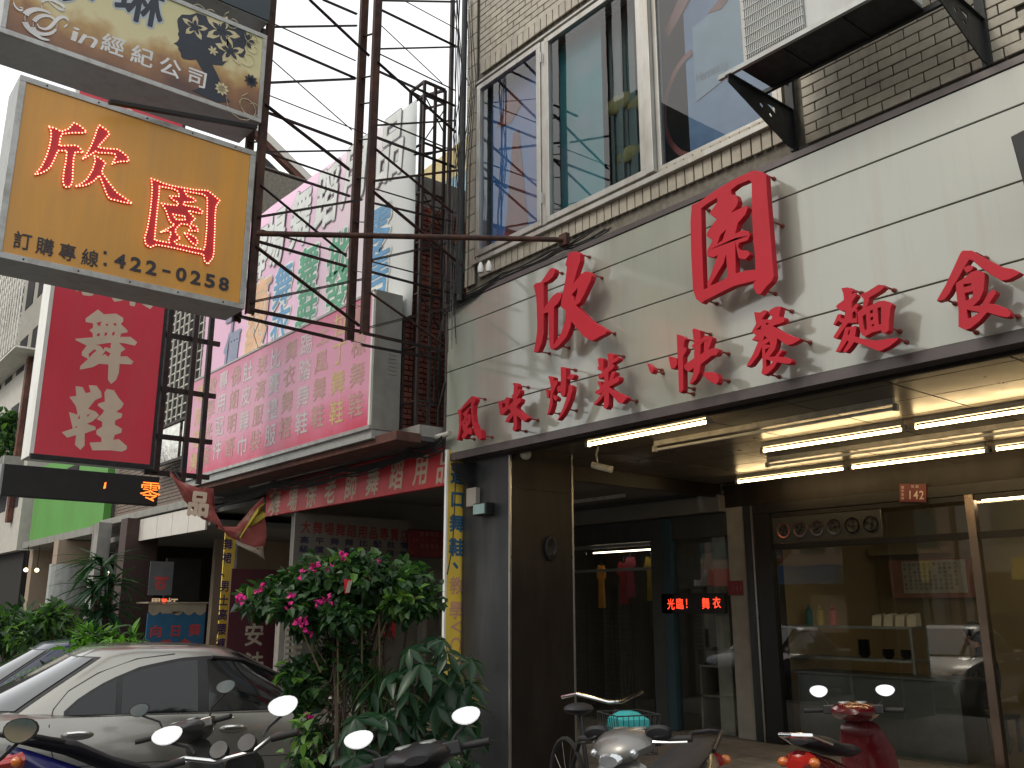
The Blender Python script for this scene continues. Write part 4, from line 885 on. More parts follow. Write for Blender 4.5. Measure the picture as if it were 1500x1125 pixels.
# yellow sign strips
mat('yellow_face',(.85,.60,.08),.45,var=.05,dirt=(.5,.38,.12),ds=(3,3,1),da=.5); mat('yellow_blue',(.035,.13,.26),.5); mat('yellow_pink',(.62,.33,.22),.5)
ys=thing('yellow_strip_sign','narrow yellow vertical sign with blue characters fixed beside the dark pillar','sign',(5.7,7.84,1))
bx('panel','yellow_face',ys,5.565,5.90,7.835,7.85,.9,3.34); bx('edge','white_acrylic',ys,5.54,5.563,7.825,7.86,.9,3.34)
cvy=lambda a,b:uvy(a,b,7.83)
g=MB(); line_px(g,'進口舞鞋',(671,697),(669,802),.20,.19,FY(7.835),cvy,off=.035); u,v=cvy(670,826); put(g,'、',u+.04,v+.04,.2,.2,FY(7.835),off=.035); g.build('lettering','yellow_blue',ys)
g=MB(); line_px(g,'教學',(669,858),(668,894),.18,.19,FY(7.835),cvy,off=.02); 
for ch,py_ in(('V',918),('C',943),('D',968)):
    u,v=cvy(668,py_); put(g,ch,u,v,.13,.14,FY(7.835),fit=True,off=.01,rot=-1.57)
g.build('lettering','yellow_pink',ys)
y2=thing('far_yellow_strip_sign','narrow yellow vertical sign with purple characters behind the silver car','sign',(5.6,13.5,1))
Y2=13.3; a=PY(333,780,Y2); b=PY(324,960,Y2)
mat('yellow_purple',(.06,.03,.14),.5)
bx('panel','yellow_face',y2,5.40,5.565,Y2,Y2+.03,.6,2.83); bx('edge','sign_frame_alu',y2,5.567,5.60,Y2-.01,Y2+.04,.6,2.83)
cv2=lambda a,b:uvy(a,b,Y2)
g=MB(); line_px(g,'舞裙、男士高腰褲',(334,797),(323,943),.145,.17,FY(Y2),cv2,off=.025); g.build('lettering','yellow_purple',y2)
dr=thing('dark_red_shutter_sign','dark red panel with pale characters behind the bougainvillea','sign',(5.6,12.4,.6))
mat('maroon',(.075,.010,.018),.5,var=.1); mat('maroon_print',(.42,.36,.28),.5)
a=PY(338,835,12.4);b=PY(408,990,12.4); bx('panel','maroon',dr,a.x+.02,b.x+.0,12.4,12.43,.2,a.z+.02)
g=MB(); 
for ch,x_,y_ in(('安',372,930),('法',372,972)): u,v=uvy(x_,y_,12.4); put(g,ch,u,v,.30,.32,FY(12.4),off=.02)
line_px(g,'Yada',(362,898),(392,900),.06,.07,FY(12.4),lambda a,b:uvy(a,b,12.4)); g.build('lettering','maroon_print',dr)
# torn red banner over the street
mat('torn_red',(.36,.09,.08),.8,var=.2,vs=5,dirt=(.5,.4,.34),ds=(5,5,5),da=.7,dl=(.55,.7)); mat('torn_yellow',(.45,.36,.05),.8); mat('torn_frayed',(.4,.34,.27),.9)
tb=thing('torn_banner','torn red and yellow cloth banner sagging in front of the dance shop','banner',PY(330,770,10.5))
def sheet(top,bot,m,name,Y,nn=5,amp=.05):
    g=MB(); rows=[]
    for j in range(nn+1):
        t=j/nn; rows.append([tuple(PY(a[0]+(b[0]-a[0])*t,a[1]+(b[1]-a[1])*t,Y)+Vector((0,amp*math.sin(i*1.9+j*1.1),0))) for i,(a,b) in enumerate(zip(top,bot))])
    n_=len(top); g.add([p for r in rows for p in r],[(j*n_+i,(j+1)*n_+i,(j+1)*n_+i+1,j*n_+i+1) for j in range(nn) for i in range(n_-1)])
    o=g.build(name,m,tb,smooth=True); md=o.modifiers.new('t','SOLIDIFY'); md.thickness=.006; return o
sheet([(250,690),(268,705),(290,715),(312,716),(318,770),(345,772),(372,740),(388,728)],[(254,705),(272,733),(296,760),(318,770),(335,785),(355,795),(375,805),(388,800)],'torn_red','cloth',10.5)
sheet([(352,783),(362,770),(376,745),(387,737)],[(350,790),(358,776),(374,768),(387,757)],'torn_yellow','stripe',10.46)
sheet([(345,790),(358,796),(372,802),(385,800)],[(348,798),(362,806),(378,812),(389,820)],'torn_frayed','frayed_hem',10.47,3,.02)
g=MB(); u,v=uvy(291,738,10.42); put(g,'品',u,v,.26,.3,FY(10.42),off=.05,rot=-.05); g.build('lettering','cream_print',tb)
# ================================================================ buildings further along
mat('tile_brown',(.20,.15,.12),.6,var=.12,vs=6,rv=.1); mat('green_paint',(.10,.32,.055),.55,var=.06,vs=1.2,dirt=(.07,.2,.04),ds=(1,1,.3),da=.4); mat('white_fascia',(.66,.63,.58),.5,var=.05)
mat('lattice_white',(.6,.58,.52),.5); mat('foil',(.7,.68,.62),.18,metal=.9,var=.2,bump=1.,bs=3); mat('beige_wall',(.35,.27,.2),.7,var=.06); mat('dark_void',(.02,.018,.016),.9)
tb3=thing('tile_fronted_building','brown tiled building with caged windows and a white canopy fascia','building',(8,16.5,0))
bx('wall','mortar',tb3,5.83,11,14.5,20.35,3.4,9.5)
zz=3.5;g=MB()
r=0
while zz<4.9:
    y=14.6+(.1 if r%2 else 0)
    while y<20.3: g.box(5.8,5.83,y,min(y+.19,20.34),zz,zz+.055); y+=.2
    zz+=.066;r+=1
g.build('wall_tile','tile_brown',tb3,kind='stuff')
bx('gutter','side_grey',tb3,5.55,5.8,14.5,20.4,3.36,3.49,.01)
for i in range(5): 
    y=14.6+i*.78; bx('fascia_panel','white_fascia',tb3,5.58,5.61,y,y+.765,2.93,3.33)
bx('ceiling','arcade_grey',tb3,5.62,10,14.5,20.4,3.0,3.1)
bx('back_wall','beige_wall',tb3,9.6,9.8,14.5,20.4,.1,3.0)
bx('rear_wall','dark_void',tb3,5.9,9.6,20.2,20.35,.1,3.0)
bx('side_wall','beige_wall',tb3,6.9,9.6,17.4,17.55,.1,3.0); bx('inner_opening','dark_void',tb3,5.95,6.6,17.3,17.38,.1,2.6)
mat('dark_tile',(.06,.035,.03),.6,var=.2,vs=20)
bx('column','dark_tile',tb3,5.35,5.95,17.9,18.3,.1,3.35)
bx('column','concrete',tb3,5.2,5.45,19.2,19.6,.1,3.35)
cg=thing('window_cage','pale metal security cage with foil lower panels beside the red sign','cage',(5.5,16.5,4.2))
for i in range(22):
    z=4.2+i*.17
    if z<4.95: continue
    bx('bar','lattice_white',cg,5.50,5.52,14.6,17.7,z,z+.022)
for i in range(13):
    y=14.65+i*.25; bx('upright_bar','lattice_white',cg,5.475,5.498,y,y+.022,4.95,7.95)
bx('foil_panel','foil',cg,5.48,5.5,15.9,17.6,4.25,4.9); bx('foil_panel','foil',cg,5.48,5.5,14.7,15.75,4.25,4.9)
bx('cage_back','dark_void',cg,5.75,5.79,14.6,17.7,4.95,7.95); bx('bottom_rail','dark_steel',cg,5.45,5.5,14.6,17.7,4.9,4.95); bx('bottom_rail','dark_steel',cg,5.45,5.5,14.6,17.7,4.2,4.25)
gb=thing('green_building','bright green painted balcony wall above dark shopfronts','building',(7.5,23.7,0))
bx('balcony_wall','green_paint',gb,5.6,5.75,20.45,27,3.4,5.35)
bx('upper_wall','concrete',gb,6.5,11,20.45,27,3.4,9); bx('slab','side_grey',gb,5.45,11,20.45,27,3.22,3.38)
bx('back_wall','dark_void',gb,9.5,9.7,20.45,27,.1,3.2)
for i in range(3):
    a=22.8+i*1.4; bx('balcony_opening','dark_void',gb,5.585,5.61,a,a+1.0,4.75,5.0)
bx('column','beige_wall',gb,5.3,6.1,22.6,23.0,.1,3.2); bx('column','beige_wall',gb,5.7,6.6,26.8,27.2,.1,3.2)
g=MB(); g.rings([[ (5.2+.28*math.cos(2*math.pi*k/10)*1.2,22.4,2.2+zz_) if False else (5.55+.42*math.cos(math.pi*k/9),22.45-.25*math.sin(math.pi*k/9),zz_) for k in range(10)] for zz_ in (1.75,2.65)]); g.build('wall_box','sheet_grey',gb)
for nm,l_,x,y,z in (('wall_lamp','small lit bulb, left one of the pair near the beige columns',5.3,25.5,2.62),('wall_lamp','small lit bulb, right one of the pair near the beige columns',5.55,25.5,2.62),('wall_lamp','small lit bulb above the tall dark plant',6.1,21.5,2.45)):
    t=thing(nm,l_,'lamp',(x,y,z)); g=MB(); g.ball((x,y,z),.05,8,6); mat('bulb_warm',(1,.8,.5),.4,emit=(1,.72,.35),es=6); g.build('bulb','bulb_warm',t,smooth=True); g=MB(); g.tube([(x,y,z+.04),(x,y,z+.6)],.01,6); g.build('stem','black_metal',t)
fb=thing('far_lattice_building','pale building with a white lattice balcony cage far down the street','building',(7,30,0))
mat('wall_pale',(.5,.48,.43),.7,var=.08)
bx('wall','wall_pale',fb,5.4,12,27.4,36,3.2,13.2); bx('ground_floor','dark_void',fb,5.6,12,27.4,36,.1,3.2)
for i in range(5):
    for j in range(4): bx('window','room_dark',fb,5.385,5.41,27.9+i*1.6,28.9+i*1.6,4.4+j*2.1,5.5+j*2.1)
bx('cage_floor','lattice_white',fb,4.75,5.38,25.5+2,34,8.75,8.8)
for i in range(14): bx('cage_slat','lattice_white',fb,4.76,4.79,27.5,34,8.85+i*.28,8.92+i*.28)
for i in range(18): bx('cage_bar','lattice_white',fb,4.72,4.75,27.5+i*.36,27.58+i*.36,8.8,12.7)
bx('rust_drainpipe','canopy_rust',fb,5.25,5.38,28.3,28.55,4,8.7)
# dark concrete house with rusty roof edge behind the banner
dh=thing('dark_concrete_house','dark stained concrete house with a rusty sloping roof edge behind the pink banner','house',(6.6,17,0))
HY=15.2
a=PY(385,215,HY);b=PY(450,262,HY)
g=MB(); g.poly([(a.x-.1,3.5),(9.6,3.5),(9.6,a.z-2.2),(a.x-.1,a.z-.1)],[],FY(HY),-1.5,0); g.build('wall','dark_concrete',dh)
g=MB(); g.bar((a.x-.5,HY-.15,a.z+.35),(b.x+1.2,HY-.15,b.z-.95),.12,.22); g.build('roof_edge','canopy_rust',dh)
g=MB(); g.bar((a.x-.5,HY-.22,a.z+.42),(b.x+1.2,HY-.22,b.z-.88),.02,.14); g.build('roof_flashing','white_fascia',dh)
g=MB()
for x,z in ((a.x-.3,a.z-.4),(a.x-.25,a.z-1.0),(a.x-.2,a.z-1.5)): g.tube([(x,HY-.1,z),(x+.25,HY-.1,z),(x+.25,HY-.1,z-.5)],.035,8)
g.build('drain_pipe','galvanised',dh,smooth=True)
bx('window_box','side_grey',dh,a.x+.02,a.x+.3,HY-.25,HY-.02,a.z-1.5,a.z-.6)
# pale yellow hoarding far behind
yh=thing('yellow_hoarding','pale yellow and blue hoarding seen between the tower and the pole','billboard',(14,18,6))
mat('hoard_yellow',(.72,.56,.26),.5); mat('hoard_blue',(.35,.55,.68),.5)
g=MB(); pts=[uvy(x,y,20) for x,y in ((620,250),(690,195),(690,245),(618,285))]; g.poly(pts,[],FY(20),-.1,0); g.build('panel','hoard_yellow',yh)
g=MB(); pts=[uvy(x,y,20.2) for x,y in ((640,270),(690,238),(690,290),(655,290))]; g.poly(pts,[],FY(20.2),-.1,0); g.build('panel','hoard_blue',yh)
# snack stall board and shop inside under the white canopy
sn=thing('snack_stall_board','blue stall board with red characters and pale drips behind the silver car','sign',(5.7,15.8,1))
SY=15.8; a=PY(217,898,SY);b=PY(297,952,SY)
mat('stall_blue',(.02,.11,.22),.5,var=.1); mat('stall_red',(.45,.05,.05),.5); mat('stall_tan',(.32,.27,.2),.6)
bx('panel','stall_blue',sn,a.x,b.x,SY,SY+.04,b.z-.4,a.z+.0)
bx('counter_top','stall_tan',sn,a.x-.02,b.x+.05,SY-.02,SY+.6,a.z+.155,a.z+.18); 
g=MB(); n_=10; o=[(a.x,a.z+.15),(b.x,a.z+.15)]
for i in range(n_*3+1): 
    t=1-i/(n_*3); o.append((a.x+(b.x-a.x)*t,a.z+.02-.06*abs(math.sin(t*n_*1.57))))
g.poly(o,[],FY(SY),0,.004); g.build('drip_edge','stall_tan',sn)
g=MB(); cs=lambda a,b:uvy(a,b,SY)
line_px(g,'向日葵',(228,925),(285,923),.21,.2,FY(SY),cs,off=.03,d=.005); line_px(g,'美食',(243,945),(270,944),.21,.2,FY(SY),cs,off=.03,d=.005); g.build('lettering','stall_red',sn)
nb=thing('grey_cloth_banner','grey cloth banner with a red bowl drawing hanging under the white canopy','banner',PY(235,850,16.4))
a=PY(221,822,16.4);b=PY(251,872,16.4); mat('cloth_grey',(.11,.11,.12),.8)
bx('cloth','cloth_grey',nb,a.x,b.x,16.4,16.42,b.z,a.z)
g=MB(); u,v=uvy(236,852,16.4); g.poly([(u-.14,v+.08),(u+.14,v+.08),(u+.08,v+.02),(u-.08,v+.02)],[],FY(16.4),0,.003); g.poly([(u-.08,v-.0),(u+.06,v),(u+.08,v-.08),(u+.04,v-.14),(u-.05,v-.14),(u-.09,v-.08)],[[(u-.04,v-.03),(u-.04,v-.1),(u+.03,v-.1),(u+.03,v-.03)]],FY(16.4),0,.003); g.build('bowl_print','stall_red',nb)
jn=thing('juice_shop_letters','small warm lit characters under the grey cloth banner','sign',PY(240,885,16.6))
g=MB(); mat('letter_warm',(.6,.45,.3),.5,emit=(1,.7,.4),es=.35)
for ch,x_ in(('果',228),('杯',252)): u,v=uvy(x_,884,16.6); put(g,ch,u,v,.2,.2,FY(16.6),off=.02)
g.build('lettering','letter_warm',jn); g=MB(); u,v=uvy(240,884,16.59); g.poly([(u-.05,v+.08),(u+.05,v+.08),(u,v-.08)],[],FY(16.59),0,.003); g.build('ice_cone','led_red',jn)
# ================================================================ other side of the street (seen in mirrors, panes and glossy boards)
mat('opp_glass',(.05,.10,.11),.15,var=.15); mat('cloth_grey2',(.2,.21,.25),.8); mat('interior_lit',(.5,.42,.3),.7); mat('stall_blue',(.02,.11,.22),.5,var=.1); mat('opp_wall',(.30,.29,.26),.7,var=.1); mat('opp_tile',(.34,.24,.18),.7,var=.1)
for k,(y0,y1,h,m_,lab) in enumerate(((-14,-3,15,'opp_wall','pale office building opposite with rows of blue windows'),(-2.8,6,10,'opp_tile','brown tiled walk-up opposite the eatery'),(6.2,15,7,'opp_wall','low pale shop row opposite the dance shop'),(15.2,30,6,'opp_tile','brown low shop row further along the opposite side'))):
    t=thing('opposite_building',lab,'building',(-15,(y0+y1)/2,0)); bx('wall',m_,t,-22,-13,y0,y1,0,h)
    g=MB(); z=3.8
    while z<h-1.4:
        y=y0+.5
        while y<y1-1.2: g.box(-13.02,-12.96,y,y+1.1,z,z+1.5); y+=1.5
        z+=2.6
    g.build('window','opp_glass',t,kind='stuff'); bx('shopfront','dark_void',t,-12.98,-12.95,y0+.3,y1-.3,.1,2.9)
    y=y0+.3; q=0
    while y<y1-3:
        bx('column','post_pale',t,-12.9,-12.5,y,y+.4,0,3.1); bx('awning',['fascia_red','white_fascia','green_paint','yellow_face','stall_blue'][(q+k)%5],t,-12.9,-11.9,y+.45,y+3.1,2.6,3.3); bx('shop_window',['foil','interior_lit'][q%2],t,-12.94,-12.92,y+.7,y+2.2,.8,2.2); y+=3.3; q+=1  # unseen columns, awnings and bright panels added to give reflections some structure
for k,(y0,y1,h,m_,lab) in enumerate(((-12,-5,12,'opp_wall','pale walk-up on the eatery side behind the camera'),(-22,-12.3,9,'opp_tile','brown walk-up on the eatery side further behind the camera'))):  # unseen neighbours added so the car windows have something to reflect
    t=thing('side_building',lab,'building',(10,(y0+y1)/2,0)); bx('wall',m_,t,5.9,14,y0,y1,3.3,h); bx('back_wall','dark_void',t,9.6,9.8,y0,y1,.1,3.2); bx('sign_board',['fascia_red','white_fascia'][k],t,5.6,5.75,y0+.3,y1-.3,3.3,4.6)
    for y in (y0+.3,(y0+y1)/2,y1-.6): bx('column','post_pale',t,5.8,6.5,y,y+.5,.1,3.3)
    for i in range(4):
        for z in (5.2,8.0): bx('window','opp_glass',t,5.86,5.9,y0+.6+i*1.6,y0+1.7+i*1.6,z,z+1.5)
    bx('counter',['cloth_grey2','cream_print'][k],t,7,7.6,y0+1,y1-1.5,.1,1.2)
# stored dark rear wall so that the street does not end in open ground
eb=thing('street_end_building','grey low building closing the view behind the parked cars','building',(3,44,0)); bx('wall','dark_concrete',eb,-6,14,44,50,0,9)
# ================================================================ eatery shopfront under the arcade
mat('interior_wall',(.40,.31,.18),.7,var=.05,vs=2); mat('interior_floor',(.16,.14,.12),.5); mat('counter_steel',(.16,.17,.17),.35,metal=.7,var=.1); mat('counter_dark',(.05,.055,.055),.45)
mat('frame_black',(.012,.011,.010),.35); mat('frame_bronze',(.32,.25,.21),.22,metal=.9,var=.06); mat('plate_red',(.13,.022,.024),.45); mat('plate_ink',(.55,.48,.42),.5)
SF=9.8
sf=thing('eatery_shopfront','dark framed glass shopfront of the eatery with warm room behind','shopfront',(SF,3,.13))
bx('header_box','dark_brown',sf,SF-.0,SF+.3,-3.9,7.50,2.98,3.28)
bx('header_lip','frame_black',sf,SF-.02,SF+.3,-3.9,7.04,2.86,2.975)
bx('side_column','post_pale',sf,SF-.0,SF+.35,7.20,7.48,.13,2.975)
bx('side_frame','frame_black',sf,SF-.03,SF+.2,6.80,7.04,.13,2.855); bx('frame_edge','steel_strip',sf,SF-.045,SF-.031,7.045,7.07,.13,2.97); bx('grey_jamb','pillar_grey',sf,SF-.028,SF+.2,7.075,7.195,.13,2.97)
bx('transom','frame_black',sf,SF,SF+.05,-3.8,6.79,2.40,2.47); bx('transom','frame_black',sf,SF,SF+.05,-3.8,6.79,2.80,2.855)
for y in (4.33,1.9,-.4): bx('mullion','frame_bronze',sf,SF-.03,SF+.06,y-.045,y+.045,.13,2.86,.004)
for a,b in((4.38,6.79),(1.95,4.28),(-.35,1.85)):
    bx('pane','shop_glass',sf,SF+.02,SF+.028,a,b,.13,2.395); bx('pane','shop_glass',sf,SF+.02,SF+.028,a if a>4.38 or True else a,b,2.475,2.795)
mat('fan_grey',(.035,.035,.033),.4); fan=bx('fan_panel','fan_grey',sf,SF+.004,SF+.018,5.34,6.78,2.48,2.79)
for i in range(6):
    y=6.62-i*.232; g=MB(); n=18; c=(SF+.055,y,2.63)
    rg=[[(x,y+r*math.cos(2*math.pi*k/n),2.63+r*math.sin(2*math.pi*k/n)) for k in range(n)] for x,r in ((SF+.003,.09),(SF-.012,.095),(SF-.012,.075),(SF+.002,.07))]; g.rings(rg,cap=False); g.build('fan_ring','chrome',sf,smooth=True)
    g=MB()
    for k in range(4):
        a=k*math.pi/2+.3*i; g.add([(SF-.004,y,2.63),(SF-.002,y+.065*math.cos(a),2.63+.065*math.sin(a)),(SF-.010,y+.065*math.cos(a+.7),2.63+.065*math.sin(a+.7))],[(0,1,2)])
    g.ball((SF-.006,y,2.63),.02,8,5); g.build('fan_blade','black_metal',sf)
np_=thing('house_number_plate','small tilted red house number plate reading 142 above the shopfront glass','sign',(SF-.03,4.94,3.04))
c=PX(1337,722,SF-.035); fr=((SF-.035,c.y,c.z),(0,-math.cos(.1),-math.sin(.1)*-1*-1),(0,-math.sin(.1),math.cos(.1)),(-1,0,0))
g=MB(); g.poly([(-.15,-.1),(.15,-.1),(.15,.1),(-.15,.1)],[],fr,-.01,0); g.build('plate','plate_red',np_)
g=MB(); 
for i,ch in enumerate('142'): put(g,ch,-.03+i*.065,-.02,.11,.095,fr,d=.002,off=.01)
for i,ch in enumerate('環中東路'): put(g,ch,-.115,.06-i*.04,.035,.035,fr,d=.002)
put(g,'桃',.0,.07,.035,.035,fr,d=.002); put(g,'園',.05,.07,.035,.035,fr,d=.002); g.build('lettering','plate_ink',np_)
# interior room
ir=thing('eatery_room','warm beige dining room seen through the eatery glass','room',(11.3,2,.1))
bx('back_wall','interior_wall',ir,12.6,12.7,-3.9,7.0,.1,3.1); bx('side_wall','interior_wall',ir,9.86,12.6,7.0,7.1,.1,3.1); bx('floor','interior_floor',ir,9.86,12.6,-3.9,7.0,.1,.135); bx('ceiling','interior_wall',ir,9.86+.3,12.6,-3.9,7.0,3.05,3.1)
bx('wall_shelf','interior_wall',ir,12.3,12.6,5.9,6.95,2.42,2.5)
bx('partition','counter_dark',ir,12.0,12.3,2.0,4.7,.135,1.35)
il=thing('room_tube_lamp','cool lit tube on the ceiling inside the eatery','lamp',(11.2,4.2,2.95)); g=MB(); g.tube([(11.2,3.6,2.95),(11.2,4.8,2.95)],.015,8); mat('tube_cool',(1,1,1),.4,emit=(1,.80,.52),es=27); g.build('tube','tube_cool',il); bx('housing','fixture_white',il,11.17,11.23,3.6,4.8,2.975,3.045)
ct=thing('steel_counter','long dark steel counter along the inside of the eatery glass','counter',(10.2,5.2,.13))
bx('body','counter_steel',ct,9.98,10.5,4.75,6.7,.135,.93); bx('top','counter_steel',ct,9.95,10.53,4.72,6.75,.935,.965,.004)
shf=thing('wire_shelf','steel shelf rack with bottles and black bowls behind the eatery glass','shelf',(10.5,5.9,.97))
X_=10.45; a=PX(1160,915,X_); b=PX(1345,922,X_); ty=a.z; ys_,ye=a.y,b.y
bx('top_board','galvanised',shf,X_-.15,X_+.25,ye,ys_,ty-.03,ty); z2=PX(1300,965,X_).z; bx('lower_board','galvanised',shf,X_-.15,X_+.25,ye,ys_,z2-.03,z2)
for y in(ye+.02,ys_-.02):
    for x in (X_-.13,X_+.23): bx('leg','galvanised',shf,x-.015,x+.015,y-.015,y+.015,.97,ty-.031)
mat('bottle_blue',(.05,.2,.22),.4); mat('bottle_yellow',(.5,.4,.08),.4); mat('bottle_pink',(.5,.12,.14),.4); mat('bowl_black',(.012,.014,.02),.3); mat('paper_white',(.6,.57,.5),.7)
def lathe(prof,c,n=14):
    return [[(c[0]+r*math.cos(2*math.pi*k/n),c[1]+r*math.sin(2*math.pi*k/n),c[2]+z) for k in range(n)] for r,z in prof]
for px_,m_,lb in ((1186,'bottle_blue','blue squeeze bottle, left of three on the shelf'),(1202,'bottle_yellow','yellow squeeze bottle in the middle of three on the shelf'),(1221,'bottle_pink','pink squeeze bottle, right of three on the shelf')):
    y=PX(px_,910,X_).y; t=thing('squeeze_bottle',lb,'bottle',(X_,y,ty),group='bottles on the rack')
    g=MB(); g.rings(lathe([(.045,0.0),(.047,.02),(.045,.18),(.02,.2)],(X_,y,ty))); g.build('body',m_,t,smooth=True); g=MB(); g.rings(lathe([(.022,.2),(.008,.25)],(X_,y,ty))); g.build('nozzle',m_,t,smooth=True)
def bowls(px0,z0,n,lb,r=.075):
    y=PX(px0,960,X_).y
    for k in range(n):
        g=MB(); g.rings(lathe([(r*.5,0),(r,.055),(r*.95,.055),(r*.45,.01)],(X_,y,z0+k*.026))); o=g.build('bowl','bowl_black',None,smooth=True,label=lb if n==1 else lb+(', '+('bottom bowl' if k==0 else 'top bowl' if k==n-1 else ['second','third','fourth','fifth','sixth'][k-1]+' bowl up from the bottom')),cat='bowl',group='black bowls on the rack')
bowls(1267,z2,7,'tall stack of black bowls on the shelf'); bowls(1302,z2,3,'middle low stack of black bowls on the shelf'); bowls(1328,z2,3,'right low stack of black bowls on the shelf')
pb=thing('paper_bags','pile of pale paper bags on top of the shelf rack','bag',(X_,PX(1315,915,X_).y,ty)); 
for k in range(4):
    y=PX(1288+k*17,915,X_).y; g=MB(); g.rings([[(X_-.06,y-.05,ty+.001),(X_+.08,y-.05,ty+.001),(X_+.08,y+.06,ty+.001),(X_-.06,y+.06,ty+.001)],[(X_-.05,y-.06,ty+.13+.02*(k%2)),(X_+.07,y-.05,ty+.15),(X_+.06,y+.06,ty+.14),(X_-.05,y+.05,ty+.12)]]); g.build('bag','paper_white',pb)
mb_=thing('menu_board','pale menu board on a pinkish box on the eatery back wall','board',(12.4,4.4,2)); XB=12.35
a=PX(1312,823,XB);b=PX(1420,868,XB); mat('board_pink',(.42,.2,.15),.6); mat('menu_ink',(.16,.1,.09),.6)
bx('box','board_pink',mb_,XB+.01,12.6,b.y,a.y+.12,b.z-.06,a.z+.02); bx('sheet','paper_white',mb_,XB,XB+.009,b.y+.02,a.y-.08,b.z,a.z)
g=MB()
for i in range(7):
    for j in range(11):
        if R.random()<.85: 
            y=a.y-.12-j*(a.y-b.y-.2)/11; z=a.z-.05-i*(a.z-b.z-.06)/7; put(g,R.choice('飯麵炒湯蛋菜肉牛豬雞'),-y,z,.045,.045,FX(XB),d=.002)
g.build('lettering','menu_ink',mb_)
# seated person
mat('skin',(.45,.27,.19),.5); mat('hair',(.012,.01,.01),.5); mat('shirt_dark',(.035,.035,.04),.8)
def skin_body(name,verts,edges,radii,m,parent,root=0,lv=2):
    me=bpy.data.meshes.new(name); c=WL[parent.name]
    me.from_pydata([tuple(Vector(v)-c) for v in verts],edges,[]); me.materials.append(M(m)); o=bpy.data.objects.new(name,me); COL.objects.link(o); o.parent=parent; WL[o.name]=c
    sk=o.modifiers.new('skin','SKIN'); sk.use_smooth_shade=True
    ly=me.skin_vertices[0].data if me.skin_vertices else None
    if ly is None:
        bpy.context.view_layer.objects.active=o; bpy.ops.mesh.customdata_skin_add(); ly=me.skin_vertices[0].data
    for i,r in enumerate(radii): ly[i].radius=(r,r) if not isinstance(r,tuple) else r; ly[i].use_root=(i==root)
    sb=o.modifiers.new('sub','SUBSURF'); sb.levels=lv; sb.render_levels=lv
    return o
H=PX(1424,930,11.15); pe=thing('person','person with black hair seated behind the glass, looking down at a sheet','person',(H.x,H.y-.1,.135))
def P(dx,dy,dz): return (H.x+dx,H.y+dy,H.z+dz)     # faces +y (to the left in the photo)
vs=[P(0,-.18,-.72),P(0,-.17,-.52),P(0,-.13,-.3),P(0,-.08,-.2),P(0,-.045,-.12),P(-.17,-.1,-.27),P(-.22,.02,-.48),P(-.15,.22,-.47),P(.17,-.1,-.27),P(.22,.02,-.48),P(.13,.22,-.47),P(-.1,.0,-.74),P(-.12,.33,-.74),P(-.12,.36,-1.1),P(.1,.0,-.74),P(.12,.33,-.74),P(.12,.36,-1.1)]
ed=[(0,1),(1,2),(2,3),(3,4),(2,5),(5,6),(6,7),(2,8),(8,9),(9,10),(0,11),(11,12),(12,13),(0,14),(14,15),(15,16)]
skin_body('body',vs,ed,[(.14,.11),(.13,.1),(.15,.1),(.06,.06),(.045,.045),.06,.045,.035,.06,.045,.035,.08,.065,.05,.08,.065,.05],'shirt_dark',pe)
g=MB(); g.ball(P(0,.02,.0),.095,16,12,(.82,1.0,1.22)); g.ball(P(0,.115,-.02),.02,8,6,(.7,1,1.2)); g.ball(P(0,.06,-.085),.045,8,6,(.9,1,.7)); g.tube([P(0,-.045,-.14),P(0,-.01,-.06)],.045,10)
for sx in(-1,1): g.ball(P(sx*.08,.0,-.01),.02,6,5,(.4,.8,1.2)); 
g.build('head','skin',pe,smooth=True)
g=MB()
for sx in(-1,1): g.ball(P(sx*.03,.108,.015),.009,6,5)
g.build('eyes','hair',pe,smooth=True)
g=MB(); g.ball(P(0,-.02,.03),.108,16,12,(.88,1.02,1.12)); g.ball(P(0,.02,.075),.085,14,8,(.9,1,.6)); g.ball(P(0,-.1,-.04),.06,10,8,(1,.8,1.2)); g.build('hair','hair',pe,smooth=True)
for sx in(-1,1):
    g=MB(); g.ball(P(sx*.14,.26,-.465),.035,8,6,(.9,1.2,.6))
    for k in range(4): g.tube([P(sx*(.118+k*.015),.28,-.465),P(sx*(.112+k*.014),.33-.008*abs(k-1.5),-.47),P(sx*(.105+k*.014),.345-.008*abs(k-1.5),-.485)],[.0085,.0075,.006],6)
    g.tube([P(sx*.11,.25,-.46),P(sx*.09,.285,-.455),P(sx*.085,.3,-.46)],[.009,.0085,.007],6); g.build('hand','skin',pe,smooth=True)
ps=thing('paper_sheet','white sheet of paper held by the seated person','paper',P(0,.36,-.45)); g=MB(); g.add([P(-.13,.27,-.50),P(.13,.27,-.50),P(.13,.52,-.42),P(-.13,.52,-.42)],[(0,1,2,3),(3,2,1,0)][:1]); o=g.build('sheet','paper_white',ps); o.modifiers.new('t','SOLIDIFY').thickness=.002
st_=thing('dining_table','dark dining table under the seated person\'s paper','table',(H.x,H.y+.5,.135)); bx('top','counter_dark',st_,H.x-.4,H.x+.4,H.y+.18,H.y+.9,H.z-.56,H.z-.53); 
for sx in(-.35,.35):
    for dy in(.25,.85): bx('leg','counter_dark',st_,H.x+sx-.02,H.x+sx+.02,H.y+dy-.02,H.y+dy+.02,.135,H.z-.561)
sc_=thing('stool','dark stool carrying the seated person','stool',(H.x,H.y-.15,.135)); bx('seat','counter_dark',sc_,H.x-.18,H.x+.18,H.y-.35,H.y+.05,H.z-.9,H.z-.86)
for sx in(-.15,.15):
    for dy in(-.32,.02): bx('leg','counter_dark',sc_,H.x+sx-.015,H.x+sx+.015,H.y+dy-.015,H.y+dy+.015,.135,H.z-.901)
